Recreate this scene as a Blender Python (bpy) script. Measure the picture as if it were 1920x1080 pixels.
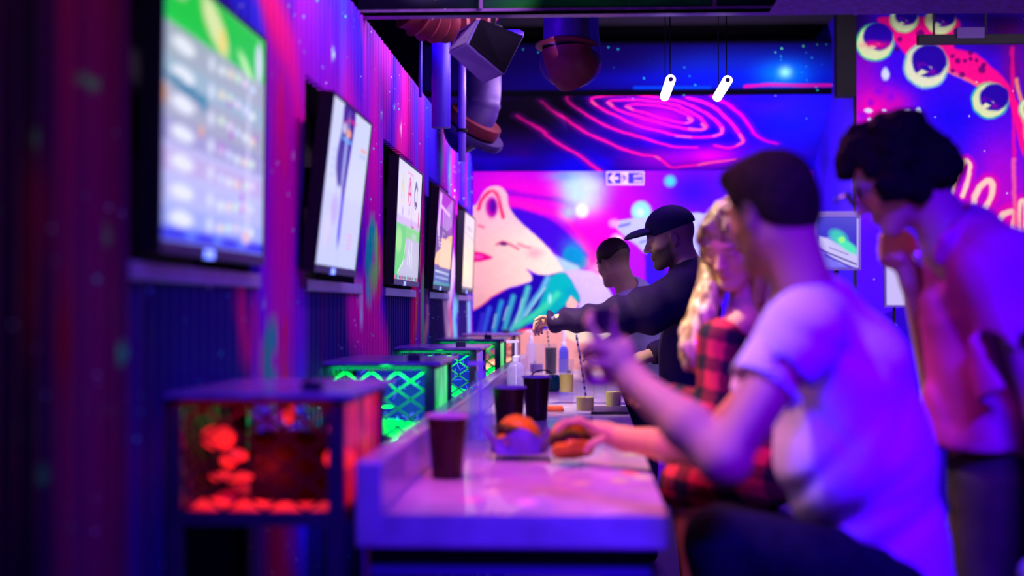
import bpy, math, random
import numpy as np
from mathutils import Vector, Matrix, Euler

for _o in list(bpy.data.objects):
    bpy.data.objects.remove(_o, do_unlink=True)
C = bpy.context.scene.collection
SC = bpy.context.scene
random.seed(7)
RNG = np.random.default_rng(7)

# ------------------------------------------------------------------ camera
F = 2800.0            # focal length in pixels of the 1920 wide frame
CAM_Z = 1.35
VX, VY = 1105.0, 578.0   # vanishing point of the counter direction (+Y)
cam = bpy.data.cameras.new('camera')
cam.sensor_width = 36.0
cam.lens = F * 36.0 / 1920.0
cam.clip_start = 0.05
cam.clip_end = 60
cam.dof.use_dof = True
cam.dof.focus_distance = 6.7
cam.dof.aperture_fstop = 1.35
camo = bpy.data.objects.new('camera', cam)
C.objects.link(camo)
camo.location = (0, 0, CAM_Z)
camo.rotation_euler = (math.pi/2 + math.atan(38/F), 0, math.atan(145/F))
SC.camera = camo

# ------------------------------------------------------------------ world, exposure
w = bpy.data.worlds.new('world'); SC.world = w; w.use_nodes = True
w.node_tree.nodes['Background'].inputs[0].default_value = (0.10, 0.02, 0.35, 1)
w.node_tree.nodes['Background'].inputs[1].default_value = 0.006
SC.view_settings.view_transform = 'Standard'
SC.view_settings.look = 'None'
SC.view_settings.gamma = 1.0
SC.view_settings.exposure = 0.0
SC.view_settings.use_curve_mapping = False
SC.cycles.max_bounces = 6
SC.cycles.diffuse_bounces = 3
SC.cycles.glossy_bounces = 4
SC.cycles.transmission_bounces = 6
SC.cycles.transparent_max_bounces = 8
SC.cycles.sample_clamp_indirect = 4.0
SC.cycles.use_denoising = True

def area(name, loc, aim, sx, sy, col, power, spread=180):
    l = bpy.data.lights.new(name, 'AREA'); l.shape = 'RECTANGLE'
    l.size = sx; l.size_y = sy; l.color = col; l.energy = power
    l.spread = math.radians(spread)
    o = bpy.data.objects.new(name, l); C.objects.link(o)
    o.location = loc
    d = (Vector(aim) - Vector(loc)).normalized()
    o.rotation_euler = d.to_track_quat('-Z', 'Y').to_euler()
    return o
# blacklight plus added lamps, all pointing away from the viewpoint or from behind it
LIGHTS = True
if LIGHTS:
    # violet blacklights on the ceiling behind the viewpoint, lighting the backs of the people
    area('blacklight_rear', (1.0, 0.7, 3.0), (0.78, 3.2, 0.95), 1.0, 0.3, (0.06, 0.0, 1.0), 50, 66)
    area('magenta_wash', (-0.40, 3.3, 3.0), (0.05, 3.6, 0.9), 0.4, 0.8, (1.0, 0.15, 0.50), 7, 54)
    area('violet_counter', (0.2, 6.6, 3.1), (-0.1, 6.2, 0.9), 0.4, 3.0, (0.26, 0.01, 1.0), 15, 80)
    area('far_counter_fill', (-0.45, 5.75, 2.35), (-0.02, 6.3, 0.95), 0.10, 0.10, (1.0, 0.86, 0.62), 4.5, 56)  # added to brighten the yellow drinks on the far counter
    area('near_wall_wash', (-0.45, 1.9, 2.95), (-0.87, 2.2, 1.9), 0.6, 0.1, (1.0, 0.85, 0.8), 1.0, 90)  # faint lamp added to bring out the near end of the wall
    # narrow lamps added to brighten the people and the loudspeaker
    area('warm_fill', (-0.55, 4.35, 2.75), (0.30, 4.10, 1.40), 0.12, 0.12, (1.0, 0.85, 0.48), 3.2, 40)
    area('pink_fill_right', (0.15, 4.9, 2.7), (0.78, 3.6, 1.45), 0.12, 0.12, (1.0, 0.20, 0.85), 2.0, 50)
    area('speaker_fill', (-0.72, 5.2, 2.5), (-0.42, 5.9, 2.86), 0.1, 0.1, (0.85, 0.60, 1.0), 1.0, 50)  # added lamp aimed at the loudspeaker front
    area('near_arm_fill', (-0.45, 2.75, 2.75), (0.18, 2.90, 1.15), 0.12, 0.12, (0.95, 0.50, 0.80), 1.0, 40)
    # added white-violet wash standing in for the back mural's fluorescence
    for _x in (-0.35, 0.55, 1.35):
        area('mural_wash', (_x, 8.9, 2.25), (_x, 10.76, 1.55), 0.7, 0.08, (1.0, 0.82, 0.95), 20)
    # same kind of added wash on the right mural wall
    for _x in (1.9, 2.8):
        area('mural_wash_right', (_x, 6.6, 2.25), (_x, 9.0, 2.45), 0.9, 0.25, (0.95, 0.75, 1.0), 17, 130)
    # unseen lamp added below to light the painted ceiling slope
    area('soffit_fill', (1.35, 9.0, 1.15), (0.75, 9.6, 2.6), 1.2, 1.2, (0.95, 0.65, 1.0), 14, 90)
    area('beam_wash', (0.9, 6.9, 2.62), (1.1, 9.9, 2.92), 1.4, 0.05, (0.7, 0.7, 1.0), 1.4, 60)
    # long unseen lamp added to wash the left corrugated wall
    area('wall_wash', (-0.16, 7.0, 2.62), (-1.0, 7.0, 2.38), 7.2, 0.10, (0.95, 0.62, 1.0), 42, 130)
    area('duct_glow', (-0.75, 6.6, 2.75), (0.0, 7.6, 2.85), 0.3, 0.2, (0.12, 0.0, 1.0), 5, 110)

# ------------------------------------------------------------------ helpers
_CR = Euler(camo.rotation_euler).to_matrix()
def at(px, py, Y):
    """world point at depth Y seen at frame position (px, py)"""
    return Vector(((px - VX) / F * Y, Y, CAM_Z + (VY - py) / F * Y))

def lin(r, g, b):
    f = lambda c: (c/255/12.92) if c/255 <= 0.04045 else ((c/255+0.055)/1.055)**2.4
    return (f(r), f(g), f(b))

_M = {}
def mat(name, col=(.5,.5,.5), rough=.5, metal=0.0, emit=None, es=0.0, trans=0.0, ior=1.45, noise=0.0,
        nscale=20.0, bump=0.0, attr=False, alpha=1.0, speck=None, coat=0.0, emit_attr=False, sheen=0.0, spec=.25):
    if name in _M: return _M[name]
    m = bpy.data.materials.new(name); m.use_nodes = True
    nt = m.node_tree; b = nt.nodes['Principled BSDF']
    b.inputs['Base Color'].default_value = (*col, 1)
    b.inputs['Roughness'].default_value = rough
    b.inputs['Specular IOR Level'].default_value = .5 if trans > 0 else spec
    b.inputs['Metallic'].default_value = metal
    b.inputs['IOR'].default_value = ior
    b.inputs['Transmission Weight'].default_value = trans
    b.inputs['Alpha'].default_value = alpha
    b.inputs['Coat Weight'].default_value = coat
    b.inputs['Sheen Weight'].default_value = sheen
    L = nt.links.new
    tc = nt.nodes.new('ShaderNodeTexCoord')
    src = None
    if attr:
        a = nt.nodes.new('ShaderNodeAttribute'); a.attribute_name = 'Col'
        src = a.outputs['Color']
    if noise > 0 or bump > 0:
        n = nt.nodes.new('ShaderNodeTexNoise'); n.inputs['Scale'].default_value = nscale
        n.inputs['Detail'].default_value = 5
        L(tc.outputs['Object'], n.inputs['Vector'])
        if noise > 0:
            mr = nt.nodes.new('ShaderNodeMapRange')
            mr.inputs['From Min'].default_value = .25; mr.inputs['From Max'].default_value = .75
            mr.inputs['To Min'].default_value = 1 - noise; mr.inputs['To Max'].default_value = 1 + noise
            L(n.outputs['Fac'], mr.inputs['Value'])
            mx = nt.nodes.new('ShaderNodeVectorMath'); mx.operation = 'SCALE'
            if src: L(src, mx.inputs[0])
            else: mx.inputs[0].default_value = col
            L(mr.outputs['Result'], mx.inputs['Scale'])
            src = mx.outputs['Vector']
        if bump > 0:
            bp = nt.nodes.new('ShaderNodeBump'); bp.inputs['Strength'].default_value = bump
            bp.inputs['Distance'].default_value = .01
            L(n.outputs['Fac'], bp.inputs['Height']); L(bp.outputs['Normal'], b.inputs['Normal'])
    if speck:
        # speck: list of (scale, threshold, radius, colour, mask noise scale)
        for (sc_, thr, rad, scol, mk) in speck:
            v = nt.nodes.new('ShaderNodeTexVoronoi'); v.inputs['Scale'].default_value = sc_
            L(tc.outputs['Object'], v.inputs['Vector'])
            lt = nt.nodes.new('ShaderNodeMath'); lt.operation = 'LESS_THAN'; lt.inputs[1].default_value = rad
            L(v.outputs['Distance'], lt.inputs[0])
            sep = nt.nodes.new('ShaderNodeSeparateColor'); L(v.outputs['Color'], sep.inputs[0])
            g = nt.nodes.new('ShaderNodeMath'); g.operation = 'GREATER_THAN'; g.inputs[1].default_value = thr
            L(sep.outputs[0], g.inputs[0])
            n2 = nt.nodes.new('ShaderNodeTexNoise'); n2.inputs['Scale'].default_value = mk
            L(tc.outputs['Object'], n2.inputs['Vector'])
            g2 = nt.nodes.new('ShaderNodeMath'); g2.operation = 'GREATER_THAN'; g2.inputs[1].default_value = .5
            L(n2.outputs['Fac'], g2.inputs[0])
            p1 = nt.nodes.new('ShaderNodeMath'); p1.operation = 'MULTIPLY'; L(lt.outputs[0], p1.inputs[0]); L(g.outputs[0], p1.inputs[1])
            p2 = nt.nodes.new('ShaderNodeMath'); p2.operation = 'MULTIPLY'; L(p1.outputs[0], p2.inputs[0]); L(g2.outputs[0], p2.inputs[1])
            mc = nt.nodes.new('ShaderNodeMixRGB'); L(p2.outputs[0], mc.inputs['Fac'])
            if src: L(src, mc.inputs['Color1'])
            else: mc.inputs['Color1'].default_value = (*col, 1)
            mc.inputs['Color2'].default_value = (*scol, 1)
            src = mc.outputs['Color']
    if src and not emit_attr: L(src, b.inputs['Base Color'])
    if emit_attr:
        L(src, b.inputs['Emission Color']); b.inputs['Emission Strength'].default_value = es
    elif emit is not None:
        b.inputs['Emission Color'].default_value = (*emit, 1)
        b.inputs['Emission Strength'].default_value = es
    _M[name] = m
    return m

class MB:
    """collects simple solids into one mesh"""
    def __init__(s): s.v = []; s.f = []
    def raw(s, vs, fs):
        n = len(s.v); s.v += [tuple(v) for v in vs]; s.f += [tuple(i+n for i in f) for f in fs]; return s
    def box(s, lo, hi, R=None, o=(0,0,0)):
        vs = [Vector((x,y,z)) for x in (lo[0],hi[0]) for y in (lo[1],hi[1]) for z in (lo[2],hi[2])]
        if R is not None: vs = [R @ v for v in vs]
        vs = [v + Vector(o) for v in vs]
        return s.raw(vs, [(0,1,3,2),(4,6,7,5),(0,4,5,1),(2,3,7,6),(0,2,6,4),(1,5,7,3)])
    def bar(s, a, b, w, h=None, up=(0,0,1)):
        a = Vector(a); b = Vector(b); h = h or w
        d = (b-a).normalized(); u = Vector(up)
        if abs(d.dot(u)) > .97: u = Vector((0,1,0))
        x = d.cross(u).normalized(); y = x.cross(d)
        vs = [p + x*i*w/2 + y*j*h/2 for p in (a,b) for (i,j) in ((-1,-1),(1,-1),(1,1),(-1,1))]
        return s.raw(vs, [(3,2,1,0),(4,5,6,7),(0,1,5,4),(1,2,6,5),(2,3,7,6),(3,0,4,7)])
    def tube(s, pts, r, n=12, cap=True, closed=False):
        pts = [Vector(p) for p in pts]; m = len(pts)
        rs = r if isinstance(r, (list, tuple)) else [r]*m
        vs = []; prev = None
        for i, p in enumerate(pts):
            if closed: d = pts[(i+1)%m]-pts[i-1]
            else: d = pts[min(i+1,m-1)]-pts[max(i-1,0)]
            d.normalize()
            if prev is None:
                u = Vector((0,0,1)) if abs(d.z) < .9 else Vector((0,1,0))
                x = d.cross(u).normalized()
            else:
                x = (prev - d*prev.dot(d)).normalized()
            prev = x; y = d.cross(x)
            for k in range(n):
                t = 2*math.pi*k/n
                vs.append(p + (x*math.cos(t)+y*math.sin(t))*rs[i])
        fs = []
        for i in range(m if closed else m-1):
            j = (i+1) % m
            for k in range(n):
                k2 = (k+1) % n
                fs.append((i*n+k, i*n+k2, j*n+k2, j*n+k))
        if cap and not closed:
            fs.append(tuple(range(n))[::-1]); fs.append(tuple((m-1)*n+k for k in range(n)))
        return s.raw(vs, fs)
    def lathe(s, prof, c=(0,0,0), n=28, R=None, close_top=False, close_bot=False):
        vs = []
        for (r, z) in prof:
            for k in range(n):
                t = 2*math.pi*k/n
                v = Vector((r*math.cos(t), r*math.sin(t), z))
                if R is not None: v = R @ v
                vs.append(v + Vector(c))
        fs = []
        for i in range(len(prof)-1):
            for k in range(n):
                k2 = (k+1) % n
                fs.append((i*n+k, i*n+k2, (i+1)*n+k2, (i+1)*n+k))
        if close_bot: fs.append(tuple(range(n))[::-1])
        if close_top: fs.append(tuple((len(prof)-1)*n+k for k in range(n)))
        return s.raw(vs, fs)
    def ell(s, c, r, n=16, m=10, R=None):
        prof = [(math.sin(math.pi*i/m), -math.cos(math.pi*i/m)) for i in range(m+1)]
        vs = []
        for (a, z) in prof:
            for k in range(n):
                t = 2*math.pi*k/n
                v = Vector((max(a,1e-4)*math.cos(t)*r[0], max(a,1e-4)*math.sin(t)*r[1], z*r[2]))
                if R is not None: v = R @ v
                vs.append(v + Vector(c))
        fs = [(i*n+k, i*n+(k+1)%n, (i+1)*n+(k+1)%n, (i+1)*n+k) for i in range(m) for k in range(n)]
        return s.raw(vs, fs)
    def build(s, name, m, parent=None, smooth=False, bevel=0.0):
        me = bpy.data.meshes.new(name); me.from_pydata([tuple(v) for v in s.v], [], s.f); me.update()
        o = link(name, me, m, parent, smooth)
        if smooth:
            try: me.set_sharp_from_angle(angle=math.radians(40))
            except Exception: pass
        if bevel > 0:
            b = o.modifiers.new('bevel', 'BEVEL'); b.width = bevel; b.segments = 2; b.limit_method = 'ANGLE'
        return o

def link(name, me, m, parent=None, smooth=False):
    o = bpy.data.objects.new(name, me); C.objects.link(o)
    if m: me.materials.append(m)
    if smooth: me.polygons.foreach_set('use_smooth', [True]*len(me.polygons))
    if parent is not None:
        o.parent = parent
        o.matrix_parent_inverse = Matrix.Translation(-parent.location) if parent.type == 'EMPTY' else Matrix()
    return o

def tag(o, label=None, cat=None, group=None, kind=None):
    if label: o['label'] = label
    if cat: o['category'] = cat
    if group: o['group'] = group
    if kind: o['kind'] = kind
    return o

def thing(name, loc, label, cat, group=None):
    o = bpy.data.objects.new(name, None); C.objects.link(o); o.location = loc
    o.empty_display_size = .05
    return tag(o, label, cat, group)

def copy_tree(o, delta):
    c = o.copy(); C.objects.link(c)
    c.location = Vector(o.location) + Vector(delta)
    for ch in list(o.children):
        d = ch.copy(); C.objects.link(d); d.parent = c; d.matrix_parent_inverse = ch.matrix_parent_inverse.copy()
        for g in list(ch.children):
            e = g.copy(); C.objects.link(e); e.parent = d; e.matrix_parent_inverse = g.matrix_parent_inverse.copy()
    return c

def np_mesh(name, V, Q, m, parent=None, col=None, smooth=True):
    me = bpy.data.meshes.new(name)
    V = np.ascontiguousarray(V, dtype=np.float32); Q = np.ascontiguousarray(Q, dtype=np.int32)
    me.vertices.add(len(V)); me.vertices.foreach_set('co', V.ravel())
    me.loops.add(Q.size); me.loops.foreach_set('vertex_index', Q.ravel())
    me.polygons.add(len(Q)); me.polygons.foreach_set('loop_start', np.arange(0, Q.size, 4, dtype=np.int32))
    try: me.polygons.foreach_set('loop_total', np.full(len(Q), 4, dtype=np.int32))
    except Exception: pass
    me.update(calc_edges=True)
    if col is not None:
        a = me.color_attributes.new('Col', 'FLOAT_COLOR', 'POINT')
        c4 = np.ones((len(V), 4), dtype=np.float32); c4[:, :3] = col
        a.data.foreach_set('color', c4.ravel())
    return link(name, me, m, parent, smooth)

# ------------------------------------------------------------------ pigment painting on dense grids
def smooth01(d, soft):
    return np.clip(.5 - d/np.maximum(soft, 1e-6), 0, 1)
class Paint:
    def __init__(s, a, b, base):
        s.a = a; s.b = b; s.c = np.tile(np.array(base, dtype=float), (len(a), 1))
    def mix(s, w, col):
        w = np.clip(w, 0, 1)[:, None]; s.c = s.c*(1-w) + np.array(col, dtype=float)*w
    def blob(s, x, y, rx, ry, col, soft=.5, rot=0, amt=1):
        c, n = math.cos(rot), math.sin(rot)
        dx, dy = s.a-x, s.b-y
        u = (dx*c+dy*n)/rx; v = (-dx*n+dy*c)/ry
        d = np.sqrt(u*u+v*v)-1
        s.mix(amt*smooth01(d, soft), col)
    def glow(s, x, y, rx, ry, col, amt=1, rot=0):
        c, n = math.cos(rot), math.sin(rot)
        dx, dy = s.a-x, s.b-y
        u = (dx*c+dy*n)/rx; v = (-dx*n+dy*c)/ry
        s.mix(amt*np.exp(-(u*u+v*v)), col)
    def _seg(s, p, q):
        px, py = s.a-p[0], s.b-p[1]; dx, dy = q[0]-p[0], q[1]-p[1]
        t = np.clip((px*dx+py*dy)/max(dx*dx+dy*dy, 1e-12), 0, 1)
        return np.hypot(px-t*dx, py-t*dy)
    def stroke(s, pts, wd, col, soft=1.0, amt=1, close=False):
        pts = list(pts) + ([pts[0]] if close else [])
        d = np.full(len(s.a), 1e9)
        for p, q in zip(pts[:-1], pts[1:]): d = np.minimum(d, s._seg(p, q))
        s.mix(amt*smooth01(d-wd/2, soft), col)
    def poly(s, pts, col, soft=1.0, amt=1):
        d = np.full(len(s.a), 1e9); ins = np.zeros(len(s.a), bool)
        n = len(pts)
        for i in range(n):
            p, q = pts[i], pts[(i+1) % n]
            d = np.minimum(d, s._seg(p, q))
            if p[1] != q[1]:
                cnd = ((p[1] > s.b) != (q[1] > s.b)) & (s.a < (q[0]-p[0])*(s.b-p[1])/(q[1]-p[1])+p[0])
                ins ^= cnd
        s.mix(amt*smooth01(np.where(ins, -d, d), soft), col)
    def noise(s, sx, sy, seed, lo=.8, hi=1.2):
        s.c = s.c*(lo+(hi-lo)*vnoise(s.a/sx, s.b/sy, seed))[:, None]

def vnoise(x, y, seed=0):
    r = np.random.default_rng(seed).random((64, 64))
    xi = np.floor(x).astype(int); yi = np.floor(y).astype(int)
    fx = x-xi; fy = y-yi; fx = fx*fx*(3-2*fx); fy = fy*fy*(3-2*fy)
    g = lambda i, j: r[(xi+i) % 64, (yi+j) % 64]
    return (g(0,0)*(1-fx)+g(1,0)*fx)*(1-fy)+(g(0,1)*(1-fx)+g(1,1)*fx)*fy
def fbm(x, y, seed=0):
    return (vnoise(x,y,seed)*.55+vnoise(x*2.1,y*2.1,seed+1)*.28+vnoise(x*4.3,y*4.3,seed+2)*.17)

def smooth_pts(pts, n=6, close=False):
    """Catmull-Rom through control points"""
    P_ = [np.array(p, float) for p in pts]; m = len(P_); out = []
    rng = range(m) if close else range(m-1)
    for i in rng:
        p1, p2 = P_[i], P_[(i+1) % m]
        p0 = P_[i-1] if (close or i > 0) else p1
        p3 = P_[(i+2) % m] if (close or i+2 < m) else p2
        for k in range(n):
            t = k/n
            out.append(.5*((2*p1)+(-p0+p2)*t+(2*p0-5*p1+4*p2-p3)*t*t+(-p0+3*p1-3*p2+p3)*t**3))
    if not close: out.append(P_[-1])
    return [tuple(o) for o in out]

def grid(nu, nv):
    i = np.arange(nu*nv).reshape(nv, nu)
    return np.stack([i[:-1,:-1], i[:-1,1:], i[1:,1:], i[1:,:-1]], -1).reshape(-1, 4)
# ================================================================== THE ROOM
XW = -0.853           # plane of the corrugated left wall
YB = 10.76            # back wall
CRU = lin
DOTS_W = [(30, .62, .10, (.75,.8,1.0), 1.6), (24, .80, .12, (.1,.85,.75), 2.3)]
m_floor = mat('floor_dark', (.02,.015,.03), .45, noise=.3, nscale=4)
m_black = mat('black_paint', (.006,.004,.010), .75, noise=.2, nscale=8)
m_ceil = mat('ceiling_black', (.008,.004,.02), .8, noise=.3, nscale=3)

tag(MB().box((-1.1,-1.2,-.1),(4.2,YB+.15,0)).build('floor', m_floor), kind='structure')
tag(MB().box((-1.1,-1.2,3.25),(4.2,YB+.15,3.35)).build('ceiling', m_ceil), kind='structure')
tag(MB().box((4.1,-1.2,0),(4.2,YB+.15,3.25)).build('wall_right', m_black), kind='structure')

# ---- left wall: corrugated steel with five recesses
REC = [(2.676+1.697*n, 3.75+1.697*n) for n in range(5)]
RZ0, RZ1 = 1.437, 2.045
TOPZ = 2.437
def WL(px, py):
    q = at(px, py, 1.0); Y = XW/q.x
    return (Y, CAM_Z+(q.z-CAM_Z)*Y)
def corrugated():
    ys = [0.9]
    step = .076/10
    ys = np.arange(0.9, YB+.001, step)
    # snap nearest column to recess edges
    for a, b in REC:
        for e in (a, b):
            if e < YB: ys[np.argmin(np.abs(ys-e))] = e
    zs = np.concatenate([np.linspace(0, .9, 8)[:-1], np.linspace(.9, RZ0, 36)[:-1], np.linspace(RZ0, RZ1, 36)[:-1], np.linspace(RZ1, TOPZ, 26)])
    Yg, Zg = np.meshgrid(ys, zs)
    X = XW + .016*np.tanh(2.2*np.sin(2*np.pi*Yg/.076))/np.tanh(2.2)
    V = np.stack([X, Yg, Zg], -1).reshape(-1, 3)
    nu, nv = len(ys), len(zs)
    Q = grid(nu, nv)
    cy = V[Q].mean(1)[:, 1]; cz = V[Q].mean(1)[:, 2]
    keep = np.ones(len(Q), bool)
    for a, b in REC:
        keep &= ~((cy > a) & (cy < b) & (cz > RZ0) & (cz < RZ1))
    Q = Q[keep]
    a = V[:, 1]; b = V[:, 2]
    p = Paint(a, b, lin(58,0,225))
    n1 = fbm(a/.45, b/1.6, 3); n2 = fbm(a/.22+9, b/1.1, 11)
    p.mix(np.clip((n1-.50)*7, 0, 1)*.95, lin(205,0,215))
    p.mix(np.clip((n2-.62)*7, 0, 1), lin(40,60,255))
    # bare dark steel panels under the recesses
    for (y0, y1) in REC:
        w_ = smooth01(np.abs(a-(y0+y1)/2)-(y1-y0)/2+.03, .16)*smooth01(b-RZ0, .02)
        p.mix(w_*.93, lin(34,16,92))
    # magenta columns between the recesses
    for i, (y0, y1) in enumerate(REC):
        yc = y1+.31
        p.mix(.8*np.exp(-((a-yc)/.20)**2)*smooth01(b-2.12, .5), lin([235,245,225,120,60][i], 0, [150,190,120,200,220][i]))
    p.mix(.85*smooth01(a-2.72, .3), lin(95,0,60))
    for (x_, w_, c_) in ((105,.05,(190,0,110)),(150,.05,(170,0,110)),(185,.05,(150,0,90)),(205,.03,(120,0,80))):
        y_ = WL(x_, 300)[0]
        p.mix(np.exp(-((a-y_)/w_)**2), lin(*c_))
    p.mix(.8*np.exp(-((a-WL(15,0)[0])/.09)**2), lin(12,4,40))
    S = lambda pts, wd, col, soft=.02, amt=1: p.stroke([WL(*q) for q in smooth_pts(pts)], wd, lin(*col), soft, amt)
    # pink lightning down the first column
    S([(478,-40),(492,0),(508,40),(528,85),(541,130),(547,190),(552,250)], .15, (255,0,150), .08)
    S([(552,250),(545,330),(540,420)], .07, (235,0,150), .08, .8)
    S([(515,160),(512,220),(520,300)], .06, (235,0,120), .06, .8)
    # glows on the header
    for (x_, y_, rx, ry, c_) in ((575,60,.30,.30,(150,0,235)),(640,240,.18,.25,(230,0,200)),(755,215,.22,.35,(255,0,190)),(742,290,.16,.2,(255,30,170)),
                                 (800,300,.3,.2,(60,20,255)),(660,300,.2,.15,(255,0,150)),(848,330,.35,.16,(70,0,255))):
        Y_, Z_ = WL(x_, y_); p.glow(Y_, Z_, rx, ry, lin(*c_), .9)
    for (x_, y_, rx, ry, c_) in ((613,95,.045,.075,(190,255,240)),(706,212,.05,.075,(120,230,230)),(733,198,.05,.05,(150,220,255)),(745,240,.04,.09,(255,200,240)),
                                 (822,295,.10,.09,(0,190,200)),(836,320,.10,.12,(20,120,220)),(539,290,.03,.03,(200,255,240)),(480,568,.022,.03,(190,255,220))):
        Y_, Z_ = WL(x_, y_)
        dx = np.abs(a-Y_)/rx; dy = np.abs(b-Z_)/ry
        p.mix(smooth01(np.sqrt(dx)+np.sqrt(dy)-1, .35) if rx < .08 else .8*np.exp(-dx**2-dy**2), lin(*c_))
    # drips and figures low on the columns
    S([(497,632),(488,655),(484,680),(492,712),(500,735)], .10, (60,255,150), .05)
    S([(500,640),(497,620)], .04, (60,230,170), .03)
    S([(521,620),(519,670),(523,730)], .06, (255,30,90), .05)
    S([(437,560),(440,600),(448,650)], .10, (255,10,120), .08, .9)
    S([(463,580),(470,650),(472,720)], .08, (235,0,140), .08, .8)
    S([(690,440),(684,470),(682,500),(686,520)], .15, (0,215,190), .05)
    S([(697,455),(701,490),(697,515),(690,525)], .12, (160,255,130), .05)
    S([(704,470),(706,510),(700,560)], .10, (255,60,120), .08)
    S([(655,575),(664,595),(684,620),(698,650),(712,690)], .30, (255,0,170), .14)
    S([(668,560),(668,575),(669,595)], .06, (240,255,240), .05)
    S([(664,530),(667,555)], .09, (255,190,225), .05)
    S([(682,545),(684,560)], .07, (80,230,210), .05)
    S([(772,540),(770,590),(768,650)], .20, (240,0,110), .12)
    S([(776,560),(773,620)], .07, (255,130,90), .05)
    S([(788,535),(786,590),(788,640)], .14, (110,255,150), .07)
    S([(795,555),(796,600),(792,625)], .10, (255,190,170), .07)
    S([(775,430),(780,470),(778,500)], .10, (255,180,120), .08)
    S([(845,505),(840,540),(836,560)], .20, (215,200,225), .08)
    S([(828,560),(832,610),(838,628)], .16, (225,190,210), .08)
    S([(852,560),(846,600),(850,630)], .16, (120,220,225), .08)
    S([(838,580),(842,620)], .10, (255,120,150), .08)
    S([(875,570),(876,630)], .28, (150,210,235), .12)
    S([(520,745),(500,1000),(498,1080)], .05, (200,0,110), .05, .7)
    S([(600,860),(602,1080)], .10, (0,90,60), .05, .7)
    # green four-point stars near the viewpoint
    for (x_, y_, k_) in ((141,146,1),(174,438,1.1),(208,665,.55),(57,897,.5),(30,255,.4)):
        Y_, Z_ = WL(x_, y_)
        dx = np.abs(a-Y_)/(.034*k_); dy = np.abs(b-Z_)/(.045*k_)
        p.mix(smooth01(np.sqrt(dx)+np.sqrt(dy)-1, .5), lin(70,255,140))
        p.mix(.6*np.exp(-(dx/.42)**2-(dy/.42)**2), lin(70,255,120))
    for (x_, y_, c_) in ((42,400,(190,0,50)),(95,640,(200,0,60)),(30,560,(150,0,50))):
        Y_, Z_ = WL(x_, y_); p.glow(Y_, Z_, .045, .09, lin(*c_), .9)
    o = np_mesh('wall_left', V, Q, mat('wall_left_paint', attr=True, rough=.5, spec=.12, speck=DOTS_W), col=p.c)
    tag(o, kind='structure')
corrugated()
# recess boxes, sills, backing
mb = MB()
for (a_, b_) in REC:
    x0 = XW-.15
    mb.box((x0-.02,a_-.02,RZ0-.01),(x0,b_+.02,RZ1+.01))
    mb.box((x0,a_-.02,RZ0),(XW-.012,a_,RZ1)); mb.box((x0,b_,RZ0),(XW-.012,b_+.02,RZ1))
    mb.box((x0,a_-.02,RZ1),(XW-.012,b_+.02,RZ1+.02))
tag(mb.build('trim_1', m_black), kind='structure')
m_sill = mat('sill_metal', (.34,.22,.62), .35, noise=.15)
for n, (a_, b_) in enumerate(REC):
    s_ = MB().box((XW-.15,a_,RZ0-.035),(XW+.022,b_,RZ0)).build('trim_%d' % (n+2), m_sill, bevel=.003)
    tag(s_, kind='structure')
tag(MB().box((-1.1,.9,0),(-1.01,YB+.1,TOPZ)).build('wall_left_backing', m_black), kind='structure')
tag(MB().box((-1.1,.9,TOPZ),(XW-.003,YB,TOPZ+.02)).build('trim_8', mat('cap_violet', (.12,.02,.5), .4)), kind='structure')
tag(MB().box((-1.1,-1.2,0),(-.86,.9,3.25)).build('wall_left_near', m_black), kind='structure')

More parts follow.
